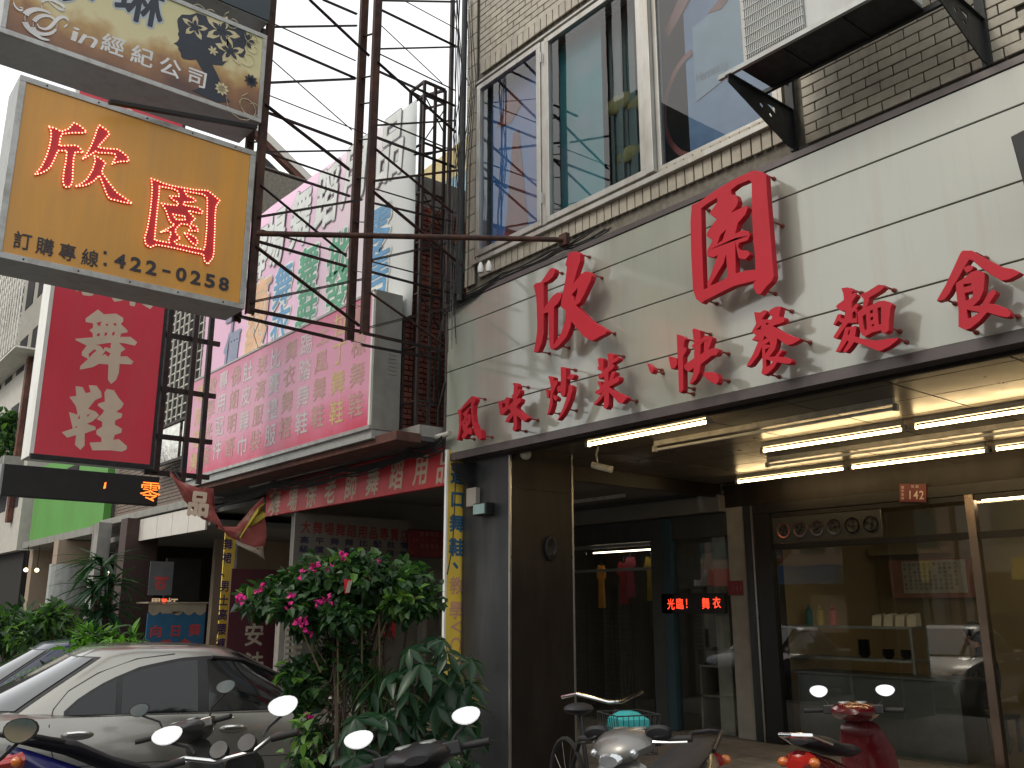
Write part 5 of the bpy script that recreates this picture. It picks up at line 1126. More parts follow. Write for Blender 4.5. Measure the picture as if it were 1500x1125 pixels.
# ================================================================ dance shop door front seen past the pillar
ds_=thing('dance_shopfront','dark glass dance shop front with teal door post seen past the pillar','shopfront',(SF,9.5,.13))
mat('teal',(.03,.065,.085),.5,var=.1); mat('mesh_dark',(.02,.02,.02),.5); mat('dim_wall',(.12,.115,.10),.8)
bx('upper_wall','arcade_grey',ds_,SF+.0,SF+.2,7.49,11.59,3.16,3.22); bx('white_beam','arcade_grey',ds_,SF-.12,SF+.1,7.49,11.59,2.93,3.15,.01); bx('dark_band','counter_dark',ds_,SF,SF+.1,7.49,11.59,2.62,2.92); bx('rail','galvanised',ds_,SF-.05,SF+.02,8.8,11.59,2.56,2.61); bx('rail','galvanised',ds_,SF-.02,SF+.02,8.8,11.59,2.22,2.26)
bx('door_post','teal',ds_,SF-.05,SF+.08,8.42,8.56,.13,2.9); bx('door_post','counter_dark',ds_,SF-.05,SF+.06,8.565,8.78,.13,2.9)
for a,b in((7.5,8.41),(8.79,10.1),(10.15,11.5)): bx('pane','shop_glass',ds_,SF+.02,SF+.028,a,b,.13,2.55)
bx('back_wall','dim_wall',ds_,11.6,11.7,7.2,11.6,.13,2.9); bx('side_wall','dim_wall',ds_,9.9,11.6,7.15,7.19,.13,2.9); bx('floor','interior_floor',ds_,9.9,11.6,7.2,11.6,.1,.132); bx('ceiling','dim_wall',ds_,9.9,11.7,7.15,11.7,2.9,2.95); bx('side_wall','dim_wall',ds_,9.9,11.7,11.6,11.7,.13,2.9)
lt=thing('red_led_ticker','small red LED ticker with characters in the dance shop window','ticker',(SF,8.1,1.75))
a=PX(968,870,SF-.06);b=PX(1062,899,SF-.06); bx('screen','led_black',lt,SF-.05,SF-.01,b.y,a.y,b.z,a.z)
g=MB(); cl_=lambda a,b:uvx(a,b,SF-.05); line_px(g,'光臨！',(983,885),(1009,884),.135,.155,FX(SF-.05),cl_,off=.004,d=.004); g.build('lit_text','led_red',lt); g=MB(); line_px(g,'舞衣',(1034,884),(1050,883),.135,.155,FX(SF-.05),cl_,off=.004,d=.004); g.build('lit_text','led_red',lt)
n4=thing('dark_number_plate','dark red house number plate on the pale column beside the red ticker','sign',(SF-.02,7.3,2)); a=PX(1066,851,SF-.01);b=PX(1089,872,SF-.01); bx('plate','hours_red',n4,SF-.012,SF-.002,b.y,a.y,b.z,a.z)
g=MB(); line_px(g,'144',(1074,862),(1085,861),.05,.09,FX(SF-.012),lambda a,b:uvx(a,b,SF-.012),d=.002); g.build('lettering','hours_ink',n4)
cloths=[('red dress hanging in the dance shop window',9.95,.30,'cloth_red',1.75),('pink shirt hanging next to the red dress',9.62,.24,'cloth_pink',1.85),('orange cloth panel in the dance shop window',10.25,.2,'cloth_orange',1.7),('yellow top hanging high in the dance shop window',9.35,.28,'cloth_yellow',1.8),('cream cloth at the right of the dance shop window',9.1,.22,'cloth_cream',1.9),('white jacket hanging behind the door glass',8.15,.3,'cloth_cream',2.0),('grey dress hanging behind the door glass',7.8,.25,'cloth_grey2',2.0),('dark red cloth low behind the door glass',7.75,.4,'cloth_red',1.0)]
mat('cloth_red',(.25,.02,.03),.8); mat('cloth_pink',(.32,.05,.1),.8); mat('cloth_orange',(.6,.25,.04),.8); mat('cloth_yellow',(.35,.24,.03),.8); mat('cloth_cream',(.4,.36,.3),.8); mat('cloth_grey2',(.2,.21,.25),.8)
for lb,y,w_,m_,z0 in cloths:
    t=thing('hanging_garment',lb,'clothing',(10.3,y,z0),group='garments in the dance shop window'); g=MB(); x=10.3+.1*math.sin(y*9); zt_=min(2.45,z0+.65)
    sh=[(-.5,0),(-.42,.3),(-.36,.62),(-.5,.72),(-.62,.66),(-.66,.78),(-.42,1),(-.12,.98),(0,.93),(.12,.98),(.42,1),(.66,.78),(.62,.66),(.5,.72),(.36,.62),(.42,.3),(.5,0)]
    g.poly([(-y+w_*.7*a,z0+(zt_-z0)*b) for a,b in sh],[],FX(x),-.04,0); g.build('cloth',m_,t,bevel=.01); g=MB(); g.tube([(x+.02,y,zt_-.03),(x+.02,y,zt_+.06)],.004,5); g.build('hanger','galvanised',t)
il2=thing('dance_shop_lamp','dim lit tube above the garments in the dance shop window','lamp',(10.1,9.6,2.52)); g=MB(); g.tube([(10.12,9.1,2.53),(10.12,10.3,2.53)],.012,6); mat('tube_dim',(1,1,1),.4,emit=(1,.85,.6),es=7); g.build('tube','tube_dim',il2)
gr_=thing('wire_grid_rack','black wire grid rack standing in front of the dance shop window','rack',(9.6,9.7,.13)); g=MB(); g=MB()
for i in range(20): g.tube([(9.6,9.05+i*.07,.5),(9.6,9.05+i*.07,1.75)],.003,4)
for i in range(18): g.tube([(9.6,9.05,.5+i*.07),(9.6,10.4,.5+i*.07)],.003,4)
g.build('grid','mesh_dark',gr_,kind='stuff')
for y in(9.05,10.4): bx('leg','mesh_dark',gr_,9.59,9.61,y-.01,y+.01,.13,1.8)
sh_=thing('shoe_shelf','low shelf with rows of dance shoes behind the door glass','shelf',(10.4,7.9,.13)); bx('board','post_pale',sh_,10.1,10.6,7.3,8.3,.93,.96); bx('board','post_pale',sh_,10.1,10.6,7.3,8.3,.55,.58)
for y in(7.32,8.28): bx('side','post_pale',sh_,10.1,10.6,y-.015,y+.015,.135,.93)
for i in range(6):
    t=thing('dance_shoe',('silver dance shoe' if i%3==0 else 'black dance shoe')+', '+['rightmost','second from the right','third from the right','third from the left','second from the left','leftmost'][i]+' in the row on the low shelf','shoe',(10.2,7.45+i*.15,.96),group='shoes on the low shelf'); g=MB(); y=7.45+i*.15; g.rings([[(10.12+dx,y-w_,.962),(10.12+dx,y+w_,.962),(10.12+dx,y+w_*.7,.962+h_),(10.12+dx,y-w_*.7,.962+h_)] for dx,w_,h_ in((0,.02,.02),(.05,.035,.03),(.13,.03,.05),(.2,.028,.08),(.24,.02,.075))]); g.build('upper','bowl_black' if i%3 else 'steel_strip',t,smooth=True); g=MB(); g.box(10.3,10.33,y-.012,y+.012,.9605,.9615); g.build('heel','black_metal',t)
bx('unlit_fixture','fixture_white',ds_,8.6,8.66,8.2,9.6,3.10,3.14)
# ================================================================ vehicles
mat('silver_paint',(.32,.312,.28),.3,metal=.75,var=.03,coat=1.,vs=2); mat('blue_paint',(.006,.012,.05),.25,metal=.0,var=.03,coat=.6); mat('car_glass',(.006,.008,.009),.02,var=.0,spec=.55); mat('car_glass_rear',(.01,.012,.012),.03,var=.0,spec=1.0,coat=1.); mat('tyre',(.02,.02,.02),.85); mat('rim',(.4,.4,.4),.3,metal=.9); mat('trim_black',(.015,.015,.017),.45); mat('tail_red',(.4,.02,.015),.2,coat=1); mat('interior_dark',(.03,.03,.03),.9)
def make_car(name,label,paint,loc,rz):
    t=thing(name,label,'car',loc,rz,local=True)
    n_=30
    sts=[(-2.22,.62,.62,.64,.40),(-2.18,.72,.78,.82,.33),(-2.0,.80,.90,.96,.26),(-1.6,.84,.935,1.0,.22),(-1.1,.86,.945,1.0,.2),(-.3,.865,.945,.99,.2),(.6,.865,.935,.98,.2),(1.2,.855,.915,.98,.2),(1.7,.83,.86,.91,.22),(2.1,.77,.74,.79,.26),(2.25,.66,.6,.63,.32)]
    rg=[]
    for x,w_,zb_,zt_,z0 in sts:
        half=[(w_*.80,z0),(w_*.95,z0+.06),(w_*1.0,z0+(zb_-z0)*.35),(w_*1.0,z0+(zb_-z0)*.6),(w_*.985,zb_-.07),(w_*.955,zb_),(w_*.88,zb_+(zt_-zb_)*.45),(w_*.5,zt_-.01),(0,zt_)]
        rg.append([(x,-y,z) for y,z in half]+[(x,y,z) for y,z in half[-2::-1]])
    g=MB(); g.rings(rg); b=g.build('body',paint,t,smooth=True)
    def sec(tt):
        z=.93+.47*tt; return (-1.66+.86*tt**.9, 1.28-.95*tt, .815-.235*tt**1.35, z)
    n=3.6
    rg=[]
    for i in range(9):
        tt=i/8; a,b_,w_,z=sec(tt); xc,hx=(a+b_)/2,(b_-a)/2; r=[]
        for k in range(48):
            th=2*math.pi*k/48; c_,s_=math.cos(th),math.sin(th)
            r.append((xc+hx*math.copysign(abs(c_)**(2/n),c_),w_*math.copysign(abs(s_)**(2/n),s_),z))
        rg.append(r)
    a,b_,w_,z=sec(1); xc,hx=(a+b_)/2,(b_-a)/2
    for s_,dz in((.9,.018),(.6,.034),(.2,.04)): rg.append([(xc+(p[0]-xc)*s_,p[1]*s_,z+dz) for p in rg[8]])
    g=MB(); g.rings(rg); g.build('roof',paint,t,smooth=True)
    def sy(x,z):
        tt=max(0,min(1,(z-.93)/.47)); a,b_,w_,_=sec(tt); xc,hx=(a+b_)/2,(b_-a)/2; q=min(.999,abs((x-xc)/hx)); return w_*(1-q**n)**(1/n)
    def sx(y,z,fr=-1):
        tt=max(0,min(1,(z-.93)/.47)); a,b_,w_,_=sec(tt); xc,hx=(a+b_)/2,(b_-a)/2; q=min(.999,abs(y/w_)); return xc+fr*hx*(1-q**n)**(1/n)
    def ztop(x):
        pts=[(-.96,.975),(-.86,1.07),(-.68,1.18),(-.45,1.275),(-.15,1.335),(.1,1.35),(.35,1.32),(.7,1.18),(1.0,.99),(1.03,.972)]
        for (a,b_),(c_,d_) in zip(pts,pts[1:]):
            if a<=x<=c_: return b_+(d_-b_)*(x-a)/(c_-a)
        return .97
    for sd_ in(-1,1):
        for x0,x1,nm,exp_ in ((-.96,1.03,'window_seal',.02),(-.93,-.62,'side_window',0),(-.58,-.03,'side_window',0),(.05,.98,'side_window',0)):
            g=MB(); rows=[]; N_=24
            for i in range(N_+1):
                x=x0+(x1-x0)*i/N_; zt_=ztop(x)+exp_*.6-(.012 if not exp_ else 0); zb_=.962-exp_*.3; zt_=max(zt_,zb_+.004); col=[]
                for j in range(7): z=zb_+(zt_-zb_)*j/6; col.append((x,sd_*(sy(x,z)+(.004 if exp_ else .009)),z))
                rows.append(col)
            vs=[p for c_ in rows for p in c_]; fs=[]
            for i in range(N_):
                for j in range(6):
                    f=(i*7+j,(i+1)*7+j,(i+1)*7+j+1,i*7+j+1); fs.append(f if sd_<0 else f[::-1])
            g.add(vs,fs); g.build(nm,'trim_black' if exp_ else 'car_glass',t,smooth=True)
    for fr,nm,z0,z1,wy in((-1,'rear_window',.985,1.34,.68),(1,'windscreen',.99,1.37,.64)):
        for off,m_,k_ in((.004,'trim_black',.02),(.009,'car_glass_rear',0)):
            g=MB(); rows=[]
            for j in range(9):
                z=z0-k_*.5+(z1-z0+k_)*j/8; ww=(wy+k_)-(.16)*j/8; rows.append([(sx(ww*(i/10-1),z,fr)+fr*off if True else 0,ww*(i/10-1),z+off*.6) for i in range(21)])
            fs=[(j*21+i,(j+1)*21+i,(j+1)*21+i+1,j*21+i+1) for j in range(8) for i in range(20)]
            g.add([p for r in rows for p in r],fs if fr<0 else [f[::-1] for f in fs]); g.build('window_seal' if k_ else nm,m_,t,smooth=True)
    def by(x,z):
        for s0_,s1_ in zip(sts,sts[1:]):
            if s0_[0]<=x<=s1_[0]:
                k=(x-s0_[0])/(s1_[0]-s0_[0]); w_=s0_[1]+(s1_[1]-s0_[1])*k; zb_=s0_[2]+(s1_[2]-s0_[2])*k; z0=s0_[4]; half=[(.8,z0),(.95,z0+.06),(1,z0+(zb_-z0)*.35),(1,z0+(zb_-z0)*.6),(.985,zb_-.07),(.955,zb_)]
                for (a,b_),(c_,d_) in zip(half,half[1:]):
                    if b_<=z<=d_: return w_*(a+(c_-a)*(z-b_)/(d_-b_))
        return w_*.955
    for sd_ in(-1,):
        def cut(pts):
            g=MB()
            for p,q in zip(pts,pts[1:]):
                def S(p_): return (p_[0],sd_*((by(*p_) if p_[1]<.94 else sy(*p_))+.0015),p_[1])
                g.tube([S(p),S(q)],.0035,4)
            g.build('door_gap','trim_black',t)
        cut([(-.2,1.375),(-.48,1.34),(-.75,1.24),(-.94,1.12),(-1.03,1.0),(-1.05,.9),(-1.02,.75),(-.97,.6),(-.9,.45),(-.8,.3)]); cut([(.01,.94),(.03,.75),(.03,.5),(.0,.28)]); cut([(1.05,.92),(1.08,.7),(1.05,.3)]); 
        cut([(-.96,.62),(-.6,.625),(0,.625),(.6,.62),(1.04,.61)])
        for x in(-.86,.24):
            g=MB(); g.ball((x,sd_*(by(x,.83)+.004),.83),.11,14,8,(1,.1,.30)); h_=g.build('handle_recess','trim_black' if False else paint,t,smooth=True); g=MB(); g.tube([(x-.07,sd_*(by(x,.83)+.02),.845),(x,sd_*(by(x,.83)+.03),.85),(x+.07,sd_*(by(x,.83)+.02),.845)],.014,8); g.build('door_handle','chrome',t,smooth=True)
        g=MB(); g.tube([(.08,sd_*(sy(.08,1.34)+.02),1.35),(.35,sd_*(sy(.35,1.32)+.025),1.325),(.7,sd_*(sy(.7,1.18)+.025),1.19),(.95,sd_*(sy(.95,1.02)+.02),1.03)],.017,6); g.build('window_visor','trim_black',t)
    for sd_ in(-1,1):
        for x in(-1.35,1.4):
            g=MB(); g.tube([(x,sd_*.70,.31),(x,sd_*.875,.31)],.31,24); wh=g.build('tyre','tyre',t,smooth=True); g=MB(); g.tube([(x,sd_*.876,.31),(x,sd_*.882,.31)],.2,18); g.build('rim','rim',t)
    for sd_ in(-1,1):
        g=MB(); g.ball((-2.12,sd_*.62,.76),.16,10,8,(.5,1,.5)); g.build('tail_light','tail_red',t,smooth=True)
        g=MB(); g.ball((.98,sd_*.92,1.0),.1,12,8,(.5,.9,.6)); g.build('wing_mirror',paint,t,smooth=True)
    g=MB(); g.box(-2.235,-2.2,-.25,.25,.6,.7); g.build('plate_panel','fixture_white',t)
    return t
ca=-39.44+31
q=PD(292,1040,7.35); dx,dy=math.cos(math.radians(ca)),math.sin(math.radians(ca))
nx,ny=-dy,dx     # left of the car = away from the camera
CX,CY=q.x+nx*.82,q.y+ny*.82
sc_car=make_car('silver_car','silver four-door saloon parked nose-in behind the scooters','silver_paint',(CX,CY,-.03),math.radians(ca)); sc_car.rotation_euler=(0,math.radians(1.2),math.radians(ca))
ca=-39.44+30; q=PD(70,947,10.2); h_=math.radians(ca); make_car('blue_car','dark blue saloon parked at the far left behind the silver car','blue_paint',(q.x+.75*math.cos(h_)-.3*math.sin(h_),q.y+.75*math.sin(h_)+.3*math.cos(h_),q.z-1.375),h_)
# ---------------------------------------------------------------- scooters
mat('plastic_grey',(.05,.052,.055),.35,coat=.4); mat('plastic_black',(.015,.015,.017),.4); mat('seat_black',(.02,.02,.025),.55,bump=.2,bs=200); mat('deep_blue',(.01,.012,.12),.3,coat=1); mat('silver_plastic',(.2,.195,.185),.35,metal=.5,coat=.5); mat('red_plastic',(.10,.005,.009),.25,coat=1); mat('lens_clear',(.55,.58,.6),.08,metal=.7); mat('amber',(.6,.15,.02),.2,coat=1); mat('gold_trim',(.5,.38,.2),.25,metal=1); mat('rubber',(.02,.02,.02),.7)
def make_scooter(label,loc,head,steer,lean,shell,style='scooter',mir=(.30,.20),mcol='plastic_black',s=1.,name='scooter',sdz=.0,roll=0.,sw=(20,20),tl=(24,24),rear=None):
    t=thing(name,label,'scooter' if style!='bike' else 'motorcycle',loc,local=True,rot=(math.radians(lean),0,math.radians(head))); t.scale=(s,s,s)
    ca_,sa_=math.cos(math.radians(steer)),math.sin(math.radians(steer)); 
    def ST(g):
        cr,sr=math.cos(math.radians(roll)),math.sin(math.radians(roll))
        g.v=[(x,y*cr-(z-.95)*sr,.95+y*sr+(z-.95)*cr) if z>.8 else (x,y,z) for x,y,z in g.v]
        g.v=[(.30+(x-.30)*ca_-y*sa_,(x-.30)*sa_+y*ca_,z) for x,y,z in g.v]; return g
    def ring(x,z,w,h,n=14,tl=0.): return [(x+tl*h*math.sin(2*math.pi*k/n),w*math.cos(2*math.pi*k/n),z+h*math.sin(2*math.pi*k/n)) for k in range(n)]
    # wheels
    for x,st in((.66,1),(-.60,0)):
        g=MB(); n=22; rr=[]
        for yy,r in((-.045,.19),(-.055,.225),(-.03,.25),(.03,.25),(.055,.225),(.045,.19)): rr.append([(x+r*math.cos(2*math.pi*k/n),yy,.25+r*math.sin(2*math.pi*k/n)) for k in range(n)])
        g.rings(rr,cap=False); 
        if st: ST(g)
        w_=g.build('wheel','tyre',t,smooth=True)
        g=MB(); g.tube([(x,-.03,.25),(x,.03,.25)],.185,18); 
        if st: ST(g)
        g.build('rim','rim',w_)
    g=MB(); g.tube([(.64,-.07,.27),(.42,-.06,.75)],.018,8); g.tube([(.64,.07,.27),(.42,.06,.75)],.018,8); g.build('fork','galvanised',t,smooth=True)
    g=MB(); g.rings([ring(.90,.42,.03,.03),ring(.82,.50,.065,.05),ring(.66,.54,.08,.05),ring(.50,.50,.07,.06)]); ST(g).build('front_fender',shell,t,smooth=True)
    if style!='bike':
        g=MB(); g.rings([ring(.50,.30,.14,.06,16,.3),ring(.52,.50,.21,.08,16,.3),ring(.46,.70,.21,.08,16,.3),ring(.38,.86,.15,.06,16,.3)]); g.build('leg_shield',shell,t,smooth=True)
        g=MB(); g.rings([ring(.44,.26,.16,.04),ring(.1,.25,.17,.04),ring(-.1,.27,.16,.04)]); g.build('floorboard','plastic_black',t,smooth=True)
    else:
        g=MB(); g.ball((.12,0,.80),.2,14,10,(1.25,.75,.7)); g.build('fuel_tank',shell,t,smooth=True)
        g=MB(); g.ball((.05,0,.42),.2,12,8,(1,.7,1)); g.build('engine','galvanised',t,smooth=True)
    g=MB(); g.rings([ring(-.08,.45,.10,.14,16),ring(-.25,.52,.17,.17,16),ring(-.55,.60+sdz*.6,.17,.14,16),ring(-.85,.70+sdz,.11,.09,16),ring(-.98,.76+sdz*1.2,.04,.04,16)]); g.build('rear_body',rear or shell,t,smooth=True)
    g=MB(); g.rings([ring(.0,.73,.07,.03,16),ring(-.08,.76,.13,.045,16),ring(-.35,.775+sdz*.4,.15,.045,16),ring(-.6,.82+sdz*.8,.14,.05,16),ring(-.85,.85+sdz,.10,.035,16),ring(-.92,.85+sdz,.05,.015,16)]); g.build('seat','seat_black',t,smooth=True)
    g=MB(); g.tube([(-.7,-.13,.82+sdz),(-.98,-.10,.90+sdz),(-1.04,0,.905+sdz),(-.98,.10,.90+sdz),(-.7,.13,.82+sdz)],.016,8); g.build('grab_rail','plastic_black' if style!='retro' else 'chrome',t,smooth=True)
    g=MB(); g.rings([ring(-.93,.74+sdz,.11,.06,12),ring(-1.06,.73+sdz,.06,.03,12)]); g.build('tail_light','tail_red',t,smooth=True)
    for sy_ in(-1,1): g=MB(); g.ball((-.98,sy_*.10,.735+sdz),.04,10,6,(.8,1,.8)); g.build('indicator','amber',t,smooth=True)
    # steering head
    if style=='bike':
        g=MB(); g.rings([[(.52,.085*math.cos(2*math.pi*k/16),.92+.085*math.sin(2*math.pi*k/16)) for k in range(16)],[(.40,.08*math.cos(2*math.pi*k/16),.93+.08*math.sin(2*math.pi*k/16)) for k in range(16)]]); ST(g).build('headlight','plastic_black',t,smooth=True)
        g=MB(); 
        for sy_ in(-1,1): g.tube([(.36,sy_*.07,1.03),(.33,sy_*.07,1.05)],.045,14)
        ST(g).build('gauge','plastic_black',t,smooth=True)
        bp_=[(.22,-.36,1.04),(.28,-.22,1.05),(.33,-.10,1.0),(.33,.10,1.0),(.28,.22,1.05),(.22,.36,1.04)]
        g=MB(); g.tube(bp_,.012,8); ST(g).build('handlebar','chrome',t,smooth=True)
    else:
        g=MB(); g.rings([ring(.47,.93,.05,.03,16),ring(.42,.96,.14,.07,16),ring(.30,.99,.19,.075,16),ring(.16,1.0,.15,.055,16),ring(.09,1.0,.06,.02,16)]); ST(g).build('handlebar_cowl',shell,t,smooth=True)
        g=MB(); g.rings([ring(.455,.93,.075,.04,14),ring(.485,.915,.06,.03,14)]); ST(g).build('headlight','lens_clear',t,smooth=True)
        for sy_ in(-1,1):
            g=MB(); g.ball((.42,sy_*.125,.95),.04,10,6,(.7,.6,.6)); ST(g).build('front_indicator','lens_clear' if shell!='red_plastic' else 'amber',t,smooth=True)
        g=MB(); n=16
        for cy_ in(-.06,.06): g.rings([[(.255+.038*math.cos(2*math.pi*k/n),cy_+.045*math.sin(2*math.pi*k/n),1.052) for k in range(n)],[(.255+.034*math.cos(2*math.pi*k/n),cy_+.04*math.sin(2*math.pi*k/n),1.062) for k in range(n)]])
        ST(g).build('gauge','galvanised',t,smooth=True)
        bp_=[(.22,-.36,1.0),(.27,-.2,1.0),(.27,.2,1.0),(.22,.36,1.0)]
        for sy_ in(-1,1):
            g=MB(); g.rings([[(x_,sy_*y_,1.0+z_) for x_,z_ in((.30,-.03),(.30,.035),(.22,.04),(.21,-.025))] for y_ in(.13,.215)]); ST(g).build('switch_pod','silver_plastic' if shell=='plastic_grey' else 'plastic_black',t,bevel=.008)
    zz_=bp_[0][2]
    for sy_ in(-1,1):
        g=MB(); g.tube([(.265,sy_*.215,zz_),(.22,sy_*.36,zz_)],.018,10); ST(g).build('grip','rubber',t,smooth=True)
        g=MB(); g.tube([(.33,sy_*.19,zz_-.005),(.31,sy_*.28,zz_-.01),(.27,sy_*.36,zz_-.012)],[.009,.007,.008],6); ST(g).build('brake_lever','chrome',t,smooth=True)
        mh,mw=mir[1],mir[0]
        g=MB(); g.tube([(.28,sy_*.17,zz_+.02),(.30,sy_*.2,zz_+mh*.55),(.29,sy_*mw,zz_+mh)],.0075,6); ST(g).build('mirror_stem','plastic_black',t,smooth=True)
        g=MB(); n=18
        ii=0 if sy_>0 else 1; zr=math.radians(sw[ii]); tr2=math.radians(tl[ii])
        def ov(x,k_):
            o_=[]
            for k in range(n):
                X1=x-.31; Y1=k_*.072*math.cos(2*math.pi*k/n)*(1+.15*math.sin(2*math.pi*k/n)); Z1=k_*.047*math.sin(2*math.pi*k/n)
                X2,Z2=X1*math.cos(tr2)+Z1*math.sin(tr2),Z1*math.cos(tr2)-X1*math.sin(tr2)
                X3,Y3=X2*math.cos(zr)-Y1*math.sin(zr),X2*math.sin(zr)+Y1*math.cos(zr)
                o_.append((.28+X3,sy_*mw+Y3,zz_+mh+.035+Z2))
            return o_
        g.rings([ov(.345,.4),ov(.335,.85),ov(.315,1.0),ov(.31,1.0)]); ms=ST(g).build('mirror',mcol,t,smooth=True)
        g=MB(); 
        r_=ov(.3085,.92); g.add([(p[0]+0*(p[2]),p[1],p[2]) for p in r_],[tuple(range(n))]); 
        ST(g).build('mirror_glass','mirror_glass',ms)
    g=MB(); g.tube([(-.1,.12,.28),(-.12,.24,.02)],.012,6); g.build('side_stand','galvanised',t)
    g=MB(); g.tube([(-.35,-.15,.30),(-.85,-.18,.36)],[.035,.05],12); g.build('exhaust','galvanised',t,smooth=True)
    return t
def place(px,py,zh,head,lx=.27,gz=0.):
    p=PZ(px,py,zh); h=math.radians(head); return (p.x-lx*math.cos(h),p.y-lx*math.sin(h),gz)
make_scooter('dark grey scooter with blue tail and orange rear lamp in front of the silver car',place(290,1072,.90,14),14,32,-7,'plastic_grey',mir=(.33,.18),sdz=.19,roll=-9,sw=(10,10),tl=(3,8),s=.92,rear='deep_blue')
make_scooter('black motorcycle with chrome handlebar beside the grey scooter',place(376,1118,.97,40),40,10,-8,'plastic_black','bike',mir=(.29,.10),mcol='chrome',name='motorcycle',roll=-6,sw=(15,15),tl=(28,6))
make_scooter('black scooter with silver mirrors in front of the broad-leaved plant',place(650,1116,.97,38),38,16,-8,'plastic_black',mir=(.27,.10),mcol='chrome',roll=-4,sw=(8,8),tl=(30,30))
make_scooter('scooter cut off by the left edge of the photo with one mirror in view',place(-72,1148,1.05,50),50,0,-3,'deep_blue',mir=(.30,.19),sw=(-5,-5),tl=(10,10))
make_scooter('silver scooter with pointed headlight parked under the arcade',place(940,1088,1.05,200,gz=.13),200,-10,5,'silver_plastic',mir=(.2,.0),s=.93)
make_scooter('dark red scooter with chrome trim parked before the eatery glass',place(1262,1042,1.02,14,gz=.13),14,10,-3,'red_plastic','retro',mir=(.24,.10),sdz=.05,s=.9,sw=(20,10),tl=(10,24))
# bicycle with basket
bi=thing('bicycle','dark bicycle with basket and turquoise bag behind the silver scooter','bicycle',(7.0,6.0,.14)); q=PZ(893,1015,1.15); ox,oy=q.x,q.y
mat('bag_teal',(.03,.35,.36),.5)
def BT(u,v,z): a=math.radians(250); return (ox+u*math.cos(a)-v*math.sin(a),oy+u*math.sin(a)+v*math.cos(a),z)
for u0 in(.30,-.75):
    g=MB(); n=24; g.tube([BT(u0+.31*math.cos(2*math.pi*k/n),0,.46+.31*math.sin(2*math.pi*k/n)) for k in range(n+1)],.017,6,cap=False); w_=g.build('wheel','tyre',bi,smooth=True)
    g=MB()
    for k in range(10): g.tube([BT(u0,0,.46),BT(u0+.30*math.cos(.628*k),0,.46+.30*math.sin(.628*k))],.002,4)
    g.build('spokes','galvanised',w_,kind='stuff')
g=MB(); 
for a,b in(((.30,0,.46),(.08,0,1.05)),((.1,0,.95),(-.35,0,.45)),((.12,0,.85),(-.4,0,.5)),((-.35,0,.45),(-.5,0,.98)),((-.75,0,.46),(-.35,0,.45)),((-.75,0,.46),(-.46,0,.85))): g.tube([BT(*a),BT(*b)],.016,8)
g.build('frame','plastic_black',bi,smooth=True)
g=MB(); g.tube([BT(-.15,.28,1.12),BT(.0,.24,1.15),BT(.08,.05,1.1),BT(.08,-.05,1.1),BT(.0,-.24,1.15),BT(-.15,-.28,1.12)],.012,8); g.build('handlebar','chrome',bi,smooth=True)
g=MB(); g.ball(BT(-.52,0,1.0),.12,12,8,(1,.8,.35)); g.build('saddle','seat_black',bi,smooth=True)
g=MB()
for i in range(9):
    for sgn in(-1,1): g.tube([BT(.12+i*.035,sgn*.15,1.05),BT(.15+i*.03,sgn*.12,.82)],.003,4)
for i in range(9):
    for u in(.12,.42): g.tube([BT(u,-.15+i*.0375,1.05),BT(u*.9+.03,-.12+i*.03,.82)],.003,4)
for z,k in((1.05,.15),(.97,.14),(.9,.13),(.82,.12)): g.tube([BT(.12,k,z),BT(.42,k,z),BT(.42,-k,z),BT(.12,-k,z),BT(.12,k,z)],.004,4)
g.build('basket','mesh_dark',bi,kind='stuff')
bg_=thing('turquoise_bag','turquoise bag stuffed in the bicycle basket','bag',BT(.27,0,.83)); g=MB(); g.rings([[BT(.27+a*s_,b*s_,z) for a,b in((-.12,-.1),(.12,-.1),(.12,.1),(-.12,.1))] for z,s_ in((.83,.8),(.95,1),(1.02,.9),(1.06,.4))]); g.build('bag','bag_teal',bg_,smooth=True)
# ================================================================ plants
def leafmat(name,rgb,rough=.45,v=.35):
    m=mat(name,rgb,rough,var=v,vs=9,spec=.4); b=m.node_tree.nodes['Principled BSDF']; b.inputs['Subsurface Weight'].default_value=0
    n=m.node_tree.nodes;l=m.node_tree.links; o=[x for x in n if x.type=='OUTPUT_MATERIAL'][0]; tr_=n.new('ShaderNodeBsdfTranslucent'); tr_.inputs[0].default_value=(rgb[0]*1.6,rgb[1]*1.9,rgb[2]*.8,1); mx_=n.new('ShaderNodeMixShader'); mx_.inputs[0].default_value=.28
    l.new(b.outputs[0],mx_.inputs[1]); l.new(tr_.outputs[0],mx_.inputs[2]); l.new(mx_.outputs[0],o.inputs[0]); return m
leafmat('leaf_mid',(.05,.115,.04)); leafmat('leaf_dark',(.016,.05,.018)); leafmat('leaf_bright',(.12,.24,.05)); leafmat('leaf_glossy',(.018,.062,.026),.3,.25); leafmat('leaf_fern',(.11,.27,.035)); mat('bark',(.07,.05,.035),.9,var=.3,bump=.4); mat('magenta',(.62,.015,.22),.6,var=.15); mat('bamboo',(.16,.12,.06),.6); mat('pot_terracotta',(.12,.055,.035),.8,var=.2); mat('soil',(.03,.022,.015),.95)
def leaf(g,c,d,up,L,W,fold=.25,droop=.15):
    d=Vector(d).normalized(); u=Vector(up); s=d.cross(u)
    if s.length<.05: s=d.cross(Vector((1,0,0)))
    s.normalize(); u=s.cross(d).normalized(); c=Vector(c)
    p=[c,c+d*L*.35+s*W*.5+u*W*fold,c+d*L*.72+s*W*.38+u*(W*fold*.7-L*droop*.5),c+d*L-u*L*droop,c+d*L*.72-s*W*.38+u*(W*fold*.7-L*droop*.5),c+d*L*.35-s*W*.5+u*W*fold,c+d*L*.35,c+d*L*.72-u*L*droop*.5]
    g.add(p,[(0,6,1),(1,6,7,2),(2,7,3),(0,5,6),(5,4,7,6),(4,3,7)])
